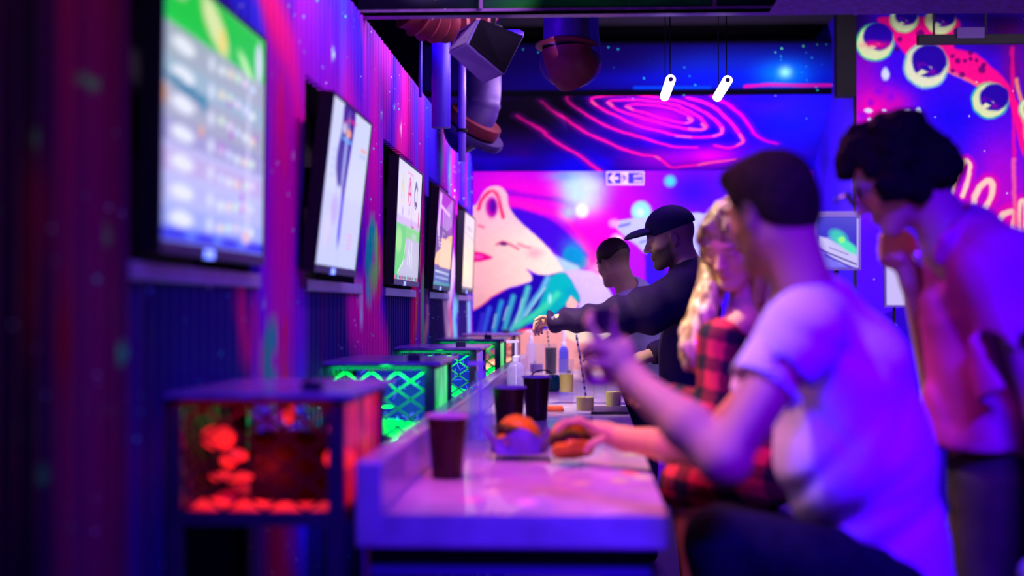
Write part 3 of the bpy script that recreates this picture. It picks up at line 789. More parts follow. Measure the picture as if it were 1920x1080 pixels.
# fire exit sign (reads mirrored)
def exit_sign():
    Y = YB-.03
    x0, x1 = at(1137,0,Y).x, at(1207.5,0,Y).x
    z0, z1 = at(0,347,Y).z, at(0,322,Y).z
    t = thing('exit_sign', ((x0+x1)/2,Y,z0), 'small mirrored fire exit sign with arrow and running figure on the back mural', 'sign')
    W, H = x1-x0, z1-z0
    m_g = mat('sign_blue', lin(38,0,205), .5); m_wh = mat('sign_pale', lin(215,185,255), .5, emit=lin(190,150,255), es=.25)
    U = lambda u, v, d=0: (x0+u*W, Y-d, z0+v*H)
    MB().box((x0,Y,z0),(x1,YB-.001,z1)).build('plate', m_wh, t)
    def quad(mb, u0, v0, u1, v1, d): mb.raw([U(u0,v0,d),U(u1,v0,d),U(u1,v1,d),U(u0,v1,d)], [(0,1,2,3)])
    mb = MB(); quad(mb,.03,.09,.385,.91,.003); quad(mb,.575,.09,.97,.91,.003); mb.build('panel', m_g, t)
    fl = lambda pts: [U(u, v, .006) for u, v in pts]
    mb = MB().raw(fl([(.065,.5),(.19,.86),(.25,.86),(.185,.6),(.32,.6),(.32,.4),(.185,.4),(.25,.14),(.19,.14)]), [tuple(range(9))])
    mb.build('arrow', m_wh, t)
    mb = MB()
    def limb(a, b, w_=.018):
        a = Vector(U(*a,.006)); b = Vector(U(*b,.006)); d = (b-a).normalized(); s_ = Vector((-d.z,0,d.x))*w_*W/2
        mb.raw([a-s_,b-s_,b+s_,a+s_], [(0,1,2,3)])
    hc = U(.445,.78,.006)
    mb.raw([(hc[0]+.006*math.cos(i*.6),hc[1],hc[2]+.006*math.sin(i*.6)) for i in range(10)], [tuple(range(10))])
    limb((.455,.68),(.475,.48),.045); limb((.46,.66),(.41,.55)); limb((.41,.55),(.385,.58)); limb((.46,.68),(.52,.62)); limb((.52,.62),(.54,.5))
    limb((.475,.48),(.44,.32),.026); limb((.44,.32),(.425,.14),.022); limb((.475,.48),(.51,.36),.026); limb((.51,.36),(.555,.36),.022)
    mb.build('running_figure', m_g, t)
    for txt, vv in (('Fire', .54), ('exit', .17)):
        cu = bpy.data.curves.new('lettering', 'FONT'); cu.body = txt; cu.size = .038; cu.align_x = 'LEFT'; cu.extrude = .0006; cu.offset = .0006
        tmp = bpy.data.objects.new('tmp', cu); C.objects.link(tmp)
        dg = bpy.context.evaluated_depsgraph_get(); me = bpy.data.meshes.new_from_object(tmp.evaluated_get(dg))
        bpy.data.objects.remove(tmp)
        ox, oy, oz = U(.94, vv, .006)
        for v in me.vertices: v.co = Vector((ox-v.co.x, oy-.001+v.co.z, oz+v.co.y))   # mirrored, as on the photograph
        me.flip_normals()
        link('lettering', me, m_wh, t)
exit_sign()

# ================================================================== SCREENS ON THE LEFT WALL
m_bezel = mat('bezel_black', (.01,.008,.02), .35)
def tv(i, y0, y1, z0, z1, tilt, xb, label, painter):
    k_ = -.797/XW; xb = -.797 if i != 1 else -.785; (a_, b_) = ((289,486),(586,663),(736,782),(810,842),(865,885))[i]; y0 = xb/at(a_,0,1).x; y1 = xb/at(b_,0,1).x; z0 = 1.35+(z0-1.35)*k_; z1 = 1.35+(z1-1.35)*k_; tilt *= k_
    t = thing('television', (xb, (y0+y1)/2, z0), label, 'television', 'televisions in the corrugated wall recesses')
    wv, hv = y1-y0, math.hypot(z1-z0, tilt)
    up = Vector((tilt, 0, z1-z0)).normalized(); ac = Vector((0, 1, 0)); nn = ac.cross(up)
    if nn.x < 0: nn = -nn
    o = Vector((xb, y0, z0))
    # screen panel, painted with light: a emits per-vertex image
    nu, nv = 130, 78
    us = np.linspace(0, 1, nu); vs = np.linspace(0, 1, nv)
    U, V_ = np.meshgrid(us, vs)
    P0 = np.array(o); V = P0 + U[..., None]*np.array(ac)*wv + V_[..., None]*np.array(up)*hv
    V = V.reshape(-1, 3)
    p = Paint(U.ravel()*wv/hv, V_.ravel(), lin(205,212,240))
    painter(p, wv/hv)
    np_mesh('screen', V, grid(nu, nv), mat('screen_light', (0.02,.02,.02), .3, es=.95, attr=True, emit_attr=True), t, p.c)
    R = Matrix((nn, ac, up)).transposed()
    b = .009
    mb = MB()
    mb.box((-.038,-b,-b-.014),(-.003,wv+b,hv+b), R, o)
    mb.box((-.003,-b,-b-.014),(.004,0,hv+b), R, o).box((-.003,wv,-b-.014),(.004,wv+b,hv+b), R, o)
    mb.box((-.003,0,-b-.014),(.004,wv,0), R, o).box((-.003,0,hv),(.004,wv,hv+b), R, o)
    bz = mb.build('bezel', m_bezel, t)
    MB().box((-.001,wv*.36,-.024),(.006,wv*.44,-.006), R, o).build('indicator_light', mat('led_blue', (.1,.2,1), .4, emit=(.15,.22,1), es=2.5), bz)
    MB().box((-.10,wv*.4,hv*.3),(-.045,wv*.6,hv*.6), R, o).box((-.13,wv*.3,hv*.2),(-.10,wv*.7,hv*.7)).raw([],[]).build('wall_bracket', m_black, t) if False else \
        MB().bar(o+ac*wv*.5+up*hv*.5-nn*.04, Vector((XW-.15, (y0+y1)/2, z0+(z1-z0)*.5)), .12, .12).build('wall_bracket', m_black, t)
    return t
def R_(p, x0, y0, x1, y1, c, soft=.01, amt=1): p.poly([(x0,y0),(x1,y0),(x1,y1),(x0,y1)], lin(*c), soft, amt)
def scr1(p, A):
    X = lambda u: u*A
    p.mix(.8*smooth01(p.b-.35,.3), lin(190,200,250)); p.mix(.7*smooth01(.0-p.b+.62,.4)*0, (0,0,0))
    R_(p,0,.80,A,1.0,(20,210,60)); p.poly([(0,.86),(X(.55),.80),(X(.9),.74),(A,.76),(A,1),(0,1)], lin(15,205,55), .02)
    R_(p,0,.44,A,.80,(168,180,190)); 
    p.blob(X(.45),.90,.22,.07,lin(225,240,170),.5,-.3); p.blob(X(.52),.86,.06,.05,lin(250,225,110),.6); p.blob(X(.12),.95,.12,.04,lin(210,230,200),.5)
    p.blob(X(.93),.88,.07,.09,lin(215,230,245),.4); p.blob(X(.78),.82,.15,.03,lin(190,255,170),.6,-.3)
    for r, y in enumerate((.74,.63,.52,.41,.30,.19,.09)):
        c = [(165,180,190),(150,190,200),(165,175,185),(150,150,190),(195,175,215),(185,190,235),(150,170,245)][r]
        R_(p,.02,y-.045,A-.02,y+.045,c,.02,.8)
        p.blob(X(.17),y,.16,.030,lin(238,245,250),.35); p.blob(X(.42),y,.045,.03,lin(225,235,245),.5)
        for k in range(5): p.blob(X(.52+.085*k),y+.012*math.sin(k*7+r),.05,.02,lin(*[(235,250,245),(250,235,200),(220,250,215),(240,225,250),(215,230,255)][(k+r)%5]),.6)
    p.blob(X(.2),.585,.3,.022,lin(0,130,150),.3,-.06); p.blob(X(.35),.565,.05,.035,lin(0,140,160),.4)
    p.blob(X(.33),.45,.03,.022,lin(250,180,60),.4); p.blob(X(.02),.53,.03,.04,lin(255,180,30),.5)
    for (u, v) in ((.60,.62),(.62,.49),(.52,.42),(.74,.30),(.75,.24),(.75,.19),(.90,.53)): p.blob(X(u),v,.028,.016,lin(190,40,200),.5)
    R_(p,X(.80),.10,X(.83),.72,(225,225,250),.02,.8)
    R_(p,0,0,A,.055,(20,50,230),.02)
    for u in (.25,.5,.75): p.blob(X(u),.035,.08,.018,lin(90,130,250),.6)
    p.blob(X(.8),.07,.08,.03,lin(235,200,200),.5); p.mix(.7*smooth01(p.a-.03,.04),lin(60,90,230))
def scr2(p, A):
    X = lambda u: u*A
    p.c[:] = np.array(lin(208,220,238)); p.mix(.35*smooth01(p.b-.45,.05), lin(185,195,255))
    p.poly(smooth_pts([(X(.28),1.02),(X(.55),1.02),(X(.55),.78),(X(.52),.62),(X(.50),.42),(X(.50),.13),(X(.47),.24),(X(.43),.38),(X(.42),.50),(X(.33),.50),(X(.24),.58),(X(.22),.70),(X(.27),.85)],3,True), lin(34,26,120), .02)
    p.blob(X(.41),.70,.05,.24,lin(150,170,215),.5); p.blob(X(.46),.30,.05,.17,lin(70,80,240),.5); p.blob(X(.30),.66,.035,.16,lin(10,60,90),.7)
    p.blob(X(.35),.90,.09,.015,lin(150,20,110),.6); p.blob(X(.5),.93,.15,.012,lin(190,30,110),.7)
    p.blob(X(.33),.86,.055,.035,lin(215,215,225),.4); p.blob(X(.44),.845,.09,.028,lin(250,170,70),.4); p.stroke([(X(.30),.80),(X(.52),.795)],.018,lin(90,180,240),.01)
    p.blob(X(.30),.35,.12,.09,lin(190,170,250),.8,0,.8); p.blob(X(.18),.22,.12,.11,lin(215,215,230),.7)
    p.stroke([(X(.80),.80),(X(.94),.80)],.03,lin(235,180,130),.01); p.stroke([(X(.78),.76),(X(.94),.76)],.012,lin(120,180,240),.01)
    for v in (.13,.16,.19,.22): p.stroke([(X(.70),v),(X(.80),v)],.014,lin(230,170,200),.01); p.stroke([(X(.20),v-.02),(X(.28),v-.02)],.010,lin(210,190,225),.01)
    for v in (.55,.60,.65,.70): p.stroke([(X(.13),v),(X(.18),v)],.014,lin(170,190,215),.01)
    p.stroke([(X(.5),.0),(X(.5),.5)],.01,lin(150,165,225),.02,.7)
def scr3(p, A):
    X = lambda u: u*A
    p.c[:] = np.array(lin(222,226,240))
    R_(p,0,.46,A,.54,(205,190,225),.02)
    for u, c in ((.22,(225,225,90)),(.50,(240,40,80)),(.76,(30,120,110))):
        p.blob(X(u),.78,.12,.13,lin(*c),.08); p.blob(X(u),.78,.10,.115,lin(215,225,225),.08)
    p.stroke([(X(.16),.70),(X(.22),.85),(X(.28),.70)],.035,lin(215,215,70),.01); p.stroke([(X(.44),.70),(X(.50),.88),(X(.56),.70)],.035,lin(225,20,50),.01)
    p.stroke([(X(.45),.76),(X(.55),.76)],.03,lin(225,20,50),.01)
    p.stroke([(X(.82),.84),(X(.76),.88),(X(.70),.80),(X(.72),.70),(X(.82),.70)],.045,lin(20,90,80),.01)
    p.stroke([(X(.38),.94),(X(.62),.94),(X(.62),.55)],.010,lin(240,40,90),.01); p.stroke([(X(.60),.55),(X(.62),.48),(X(.72),.48)],.02,lin(220,20,60),.01)
    R_(p,X(.9),.50,X(.93),.64,(220,30,100)); p.blob(X(.24),.58,.07,.04,lin(190,190,215),.5); p.blob(X(.5),.60,.06,.04,lin(215,190,215),.5)
    R_(p,0,.34,A,.47,(95,220,70),.02); p.blob(X(.75),.40,.2,.03,lin(160,215,160),.5)
    R_(p,0,.03,A,.37,(185,190,205),.02); p.poly([(0,.0),(X(.10),.0),(X(.42),.2),(X(.40),.47),(0,.47)],lin(60,215,45),.02); p.blob(X(.14),.33,.2,.10,lin(140,235,90),.5)
    p.stroke([(X(.14),.05),(X(.34),.16),(X(.42),.34)],.018,lin(230,245,240),.01)
    for u, v, w_ in ((.52,.16,.05),(.60,.14,.05),(.68,.13,.05),(.56,.26,.04),(.66,.25,.05)): p.stroke([(X(u),v),(X(u),v+.08)],w_,lin(225,245,240),.01)
    R_(p,0,0,A,.035,(60,110,110),.01)
    for k in range(9): p.blob(X(.06+.11*k),.012,.05,.022,lin(*[(255,120,90),(120,230,190),(220,90,110)][k%3]),.4)
def scr4(p, A):
    X = lambda u: u*A
    p.c[:] = np.array(lin(150,10,190)); p.mix(smooth01(p.b-.62,.12), lin(60,40,130))
    p.poly([(X(.02),.25),(X(.1),.34),(X(.25),.38),(X(.45),.47),(X(.7),.56),(X(.98),.60),(X(.98),.22),(X(.02),.22)], lin(255,195,130), .02)
    R_(p,X(.3),.20,X(.98),.52,(255,205,160),.02)
    p.poly([(X(.1),.98),(X(.22),.98),(X(.2),.55),(X(.34),.40),(X(.2),.42),(X(.06),.60)],lin(205,185,230),.02)
    for k in range(6):
        u = .40+.09*k; p.stroke([(X(u),.56+.03*k),(X(u-.04),.78+.035*k)],.06,lin(210,200,240),.01)
        p.stroke([(X(u+.04),.60+.03*k),(X(u+.02),.72+.03*k)],.03,lin(50,20,110),.01)
    p.stroke([(X(.2),.85),(X(.75),.80)],.04,lin(230,190,240),.01); p.stroke([(X(.2),.62),(X(.6),.60)],.03,lin(30,30,110),.01)
    for k in range(4): R_(p,X(.15),.40+.035*k,X(.35),.415+.035*k,(40,30,120),.008)
    R_(p,0,0,A,.20,(16,60,150),.02)
    for v in (.15,.09,.03): p.stroke([(X(.1),v),(X(.9),v-.01)],.022,lin(190,205,240),.01)
    for k in range(8): R_(p,X(.08+.11*k),.01,X(.14+.11*k),.13,(30,90,170),.01,.8)
    R_(p,0,0,A,.03,(10,150,140),.01)
def scr5(p, A):
    X = lambda u: u*A
    p.c[:] = np.array(lin(255,222,205)); p.mix(smooth01(.66-p.b,.3), lin(228,215,235)); p.blob(X(.5),.82,.5,.04,lin(185,190,205),.6); p.blob(X(.3),.25,.6,.12,lin(255,235,200),.6)
    p.stroke([(X(.1),.75),(X(.9),.70)],.02,lin(170,170,200),.02); R_(p,0,.0,A,.03,(20,90,120),.01)
TVL = ['television showing a scoreboard under a green header, nearest the viewpoint', 'tilted white television with a dark blue vertical shape, second from the viewpoint',
       'television with three coloured letters in circles above a green field', 'television showing an orange hill under a purple sky, second from the far end',
       'pale peach television at the far end, against the back mural']
tv(0, 2.92, 3.87, 1.487, 2.045, .006, XW+.004, TVL[0], scr1)
tv(1, 4.60, 5.46, 1.487, 2.005, .058, XW-.002, TVL[1], scr2)
tv(2, 6.44, 7.38, 1.480, 2.010, .022, XW-.002, TVL[2], scr3)
tv(3, 8.08, 9.02, 1.480, 2.000, .034, XW-.002, TVL[3], scr4)
tv(4, 9.74, 10.62, 1.480, 1.995, .020, XW-.002, TVL[4], scr5)
m_bluebox = mat('blue_box', lin(70,0,235), .35)
for n, (a_, b_) in enumerate(REC[:4]):
    y_ = a_+.085; zt = 1.955
    t = thing('junction_box', (XW-.11,y_,zt-.07), ['blue wall box in the dark recess left of the scoreboard television','blue wall box in the dark recess left of the tilted white television',
          'blue wall box in the dark recess left of the circles television','blue wall box in the dark recess left of the orange hill television'][n], 'junction box', 'blue boxes in the wall recesses')
    MB().box((XW-.15,y_-.035,zt-.075),(XW-.05,y_+.035,zt+.045)).build('case', m_bluebox, t, bevel=.004)
    MB().tube([(XW-.1,y_,zt-.075),(XW-.1,y_,zt-.11),(XW-.12,y_,zt-.17)], .010, 8).build('cable', m_black, t, True)

# ================================================================== MESH LIGHT BOXES
def lightbox(i, label, cfront, cside, cblob, cbulb, side_es, bl=None, backblue=None):
    Yf = 2.94+1.74*i; D = .60; x0, x1 = -.842, -.487; z0, z1 = .930, 1.182
    t = thing('light_box', ((x0+x1)/2, Yf, 0), label, 'light box', 'steel mesh light boxes standing between wall and counter')
    m_fr = mat('box_frame', (.035,.02,.075), .4, noise=.2)
    b = .030
    mb = MB()
    for x_ in (x0, x1-b):
        for y_ in (Yf, Yf+D-b): mb.box((x_,y_,z0),(x_+b,y_+b,z1-.012))
    for z_ in (z0, z1-.026):
        h_ = .016
        mb.box((x0+b,Yf,z_),(x1-b,Yf+b*.7,z_+h_)).box((x0+b,Yf+D-b*.7,z_),(x1-b,Yf+D,z_+h_))
        mb.box((x0,Yf+b,z_),(x0+b*.7,Yf+D-b,z_+h_)).box((x1-b*.7,Yf+b,z_),(x1,Yf+D-b,z_+h_))
    mb.build('frame', m_fr, t)
    MB().box((x0-.012,Yf-.02,z1-.012),(x1+.022,Yf+D+.02,z1)).build('lid', mat('box_lid', (.20,.08,.50), .22, noise=.35, nscale=25), t, bevel=.003)
    MB().box((x0,Yf,z0-.012),(x1,Yf+D,z0)).build('base_plate', m_fr, t)
    for (x_, y_) in ((x0,Yf),(x1-b,Yf),(x0,Yf+D-b),(x1-b,Yf+D-b)):
        MB().box((x_,y_,0),(x_+b,y_+b,z0-.012)).build('leg', m_fr, t)
    # clasp
    MB().box((x1-.09,Yf+.03,z1),(x1-.05,Yf+.06,z1+.022)).box((x1-.082,Yf+.035,z1+.022),(x1-.076,Yf+.045,z1+.034)).build('clasp', m_fr, t)
    # expanded metal, the box's coloured light put into its base colour
    m_me = mat('mesh_'+str(i), cfront, .35, metal=.1)
    def lattice(P0, U, V, w_, h_, sx, sz, name):
        mb = MB(); k = sz/sx; zs = .006
        nrm = U.cross(V)
        n = int((w_+h_/k)/sx)+2
        for s in (1, -1):
            for j in range(-n, n+1):
                # line v = s*k*(u - j*sx)
                pts = []
                u0 = j*sx
                ua, ub = (u0, u0+h_/k) if s > 0 else (u0-h_/k, u0)
                ua_, ub_ = max(ua, 0), min(ub, w_)
                if ub_-ua_ < .004: continue
                f = (lambda u: k*(u-u0)) if s > 0 else (lambda u: -k*(u-u0))
                mb.bar(P0+U*ua_+V*f(ua_), P0+U*ub_+V*f(ub_), .0065, .003, up=nrm)
        mb.build(name, m_me, t)
    zz0, zz1 = z0+.016, z1-.028
    lattice(Vector((x0+b,Yf+.012,zz0)), Vector((1,0,0)), Vector((0,0,1)), x1-x0-2*b, zz1-zz0, .083, .058, 'front_mesh')
    lattice(Vector((x0+b,Yf+D-.012,zz0)), Vector((1,0,0)), Vector((0,0,1)), x1-x0-2*b, zz1-zz0, .083, .058, 'rear_mesh')
    lattice(Vector((x0+.010,Yf+b,zz0)), Vector((0,1,0)), Vector((0,0,1)), D-2*b, zz1-zz0, .083, .058, 'wall_side_mesh')
    # lit side panel facing the counter
    nu, nv = 60, 50
    us = np.linspace(Yf+b, Yf+D-b, nu); vs = np.linspace(zz0, zz1, nv)
    U, V_ = np.meshgrid(us, vs); V = np.stack([np.full_like(U, x1-.012), U, V_], -1).reshape(-1, 3)
    p = Paint(U.ravel()-Yf, V_.ravel()-z0, cside); n_ = fbm(p.a/.022, p.b/.11, 40+i)
    p.mix(np.clip((n_-.52)*6, 0, 1), cblob); p.mix(np.clip((.40-n_)*7, 0, 1)*.85, (cside[0]*.05, cside[1]*.05, cside[2]*.05))
    np_mesh('glowing_side_panel', V, grid(nu, nv), mat('side_panel_light_%g' % side_es, (0.1,.1,.1), .3, es=side_es, attr=True, emit_attr=True), t, p.c)
    # lamps lying in the box
    m_b = mat('bulb_'+str(i), cbulb, .3, emit=cbulb, es=1.5 if i else .9); r_ = random.Random(40+i)
    lst = bl or [(.10,.03,.05,.040,.016),(.235,.03,.05,.045,.016),(.12,.10,.03,.05,.016),(.25,.25,.04,.05,.02),(.17,.4,.05,.06,.02),(.08,.3,.07,.03,.015),(.28,.48,.06,.035,.02)]
    for (u, v, z_, ra, rb) in lst:
        MB().ell((x0+u, Yf+v+.045, z0+z_), (ra, ra*.6, rb), 18, 10).build('lamp', m_b, t, True)
    # light tray: thin bright strip on the floor of the box
    nu, nv = 70, 40
    us = np.linspace(x0+b, x1-b, nu); vs = np.linspace(Yf+.02, Yf+D-.03, nv)
    U, V_ = np.meshgrid(us, vs); V = np.stack([U, V_, np.full_like(U, z0+.014)], -1).reshape(-1, 3)
    p = Paint(U.ravel()-x0, V_.ravel()-Yf, cside); n_ = fbm(p.a/.03, p.b/.06, 60+i)
    p.mix(np.clip((n_-.5)*6, 0, 1), cblob); p.mix(np.clip((.42-n_)*6, 0, 1)*.8, (cside[0]*.08, cside[1]*.08, cside[2]*.08))
    np_mesh('glowing_base', V, grid(nu, nv), mat('side_panel_light_%g' % side_es, (0.1,.1,.1), .3, es=side_es, attr=True, emit_attr=True), t, p.c)
    # inner screen: battery/driver case
    if i == 0:
        MB().box((x0+.13,Yf+.16,z0+.015),(x0+.30,Yf+.30,z0+.155)).build('driver_case', mat('case_dark', (.012,.002,.004), .6), t, bevel=.006)
    if backblue:
        mb = MB()
        for k in range(26):
            a_ = Vector((x0+.04+r_.random()*.27, Yf+.12+r_.random()*.4, z0+.02+r_.random()*.2))
            mb.bar(a_, a_+Vector((r_.uniform(-.05,.05), r_.uniform(-.05,.05), r_.uniform(-.05,.05))), .003)
        mb.build('wire_tangle', mat('blue_glow_wire', (.1,.15,1), .3, emit=(.08,.06,1.0), es=.8), t)['kind'] = 'stuff'
        MB().box((x0+.03,Yf+.50,z0+.03),(x1-.03,Yf+.505,z1-.05)).build('blue_backing', mat('blue_backing', (.01,.01,.35), .4, emit=(.01,.01,.5), es=.6), t)
    l = bpy.data.lights.new('box_light', 'POINT'); l.energy = [.35,2.2,1.4,1.2,1.2][i]; l.color = cbulb; l.shadow_soft_size = .02
    lo = bpy.data.objects.new('box_light', l); C.objects.link(lo); lo.location = ((x0+x1)/2, Yf+.12, z0+.09); lo.parent = t
    lo.matrix_parent_inverse = Matrix.Translation(-t.location)
    ls = area('front_mesh_fill', ((x0+x1)/2, Yf-.014, z1-.016), ((x0+x1)/2, Yf+.006, z0+.08), .30, .006, cbulb, [.12,.9,.7,.6,.5][i])  # unseen lamp added under the lid to brighten the front mesh
    return t
GR = (.0,.85,.10)
lightbox(0, 'mesh light box glowing red, nearest the viewpoint', (.16,.01,.02), (.55,.0,.02), (1.0,.02,.05), (1.0,.02,.03), .75,
   [(.068,.10,.150,.036,.026),(.095,.08,.105,.018,.014),(.115,.05,.118,.026,.013),(.115,.02,.078,.045,.010),(.335,.03,.115,.032,.024),(.30,.2,.16,.02,.015),(.175,.30,.19,.014,.028),(.07,.02,.024,.04,.010),(.15,.02,.022,.045,.008),(.24,.02,.018,.05,.007)])
lightbox(1, 'mesh light box glowing green with blue wires inside, second from the viewpoint', (.05,.75,.22), (.0,.60,.10), (.15,1.0,.35), GR, .85,
   [(.10,.03,.035,.065,.020),(.240,.03,.034,.070,.026),(.20,.0,.06,.05,.008),(.30,.2,.03,.05,.02),(.1,.3,.03,.05,.02),(.16,.12,.10,.05,.005)], True)
lightbox(2, 'mesh light box glowing green and blue, third from the viewpoint, with a violet side', (.04,.55,.25), (.12,.05,.75), (.30,.12,.9), GR, .8, None, True)
lightbox(3, 'mesh light box glowing green, fourth from the viewpoint', (.03,.45,.15), (.0,.75,.12), (.1,1.0,.3), GR, .9)
lightbox(4, 'mesh light box glowing peach and pink, farthest from the viewpoint', (.5,.2,.15), (.9,.35,.25), (1.0,.5,.35), (1.0,.4,.25), .9)

# ================================================================== COUNTER
TX0, TX1, TZ = -.463, .153, .942
TY0, TY1 = 2.95, 9.95
def counter():
    t = thing('counter', ((TX0+TX1)/2, (TY0+TY1)/2, 0), 'long purple-lit counter with a raised ledge on its left side running to the back mural', 'counter')
    nu, nv = 90, 500
    us = np.linspace(TX0+.05, TX1, nu); vs = np.linspace(TY0, TY1, nv)
    U, V_ = np.meshgrid(us, vs); V = np.stack([U, V_, np.full_like(U, TZ)], -1).reshape(-1, 3)
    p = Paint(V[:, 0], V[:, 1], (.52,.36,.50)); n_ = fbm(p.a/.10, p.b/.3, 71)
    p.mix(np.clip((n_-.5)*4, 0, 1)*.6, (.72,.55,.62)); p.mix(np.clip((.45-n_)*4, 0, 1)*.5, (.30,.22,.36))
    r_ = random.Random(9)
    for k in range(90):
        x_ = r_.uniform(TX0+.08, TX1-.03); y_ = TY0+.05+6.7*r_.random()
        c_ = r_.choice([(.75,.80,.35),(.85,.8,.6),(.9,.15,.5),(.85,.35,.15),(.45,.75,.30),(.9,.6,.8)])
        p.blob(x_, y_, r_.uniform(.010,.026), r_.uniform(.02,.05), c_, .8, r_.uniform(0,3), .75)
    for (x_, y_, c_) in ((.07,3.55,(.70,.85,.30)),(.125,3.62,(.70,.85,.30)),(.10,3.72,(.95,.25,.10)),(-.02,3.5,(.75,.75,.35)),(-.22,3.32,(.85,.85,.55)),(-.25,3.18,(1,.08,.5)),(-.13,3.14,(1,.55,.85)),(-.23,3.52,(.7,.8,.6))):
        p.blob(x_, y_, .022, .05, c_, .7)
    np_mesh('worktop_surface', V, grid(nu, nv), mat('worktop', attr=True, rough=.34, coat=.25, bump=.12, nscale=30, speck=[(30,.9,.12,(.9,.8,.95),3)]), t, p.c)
    m_e = mat('counter_edge', (.42,.32,.52), .3, coat=.3, noise=.2, nscale=12)
    MB().box((TX0+.05,TY0+.001,TZ-.045),(TX1-.001,TY1,TZ-.0015)).build('worktop_core', m_e, t)
    MB().box((TX0,TY0,TZ-.068),(TX1,TY0+.03,TZ-.001)).build('front_edge', m_e, t, bevel=.006)
    MB().box((TX0-.002,TY0-.004,TZ-.068),(TX0+.052,TY1,TZ+.105)).build('raised_ledge', m_e, t, bevel=.008)
    MB().box((TX0+.02,TY0+.05,TZ-.13),(TX1-.03,TY0+.08,TZ-.068)).box((TX0+.03,TY0+.08,TZ-.12),(TX0+.05,TY1-.05,TZ-.068)).box((TX1-.05,TY0+.08,TZ-.12),(TX1-.03,TY1-.05,TZ-.068)).build('rail', mat('rail_violet', (.10,.06,.28), .4), t)
    for y_ in (TY0+.06, 4.8, 6.6, 8.4, TY1-.14):
        for x_ in (TX0+.03, TX1-.10):
            MB().box((x_,y_,0),(x_+.055,y_+.055,TZ-.068 if y_ > 3.2 else TZ-.13)).build('leg', mat('leg_blue', (.12,.09,.5), .35), t)
counter()
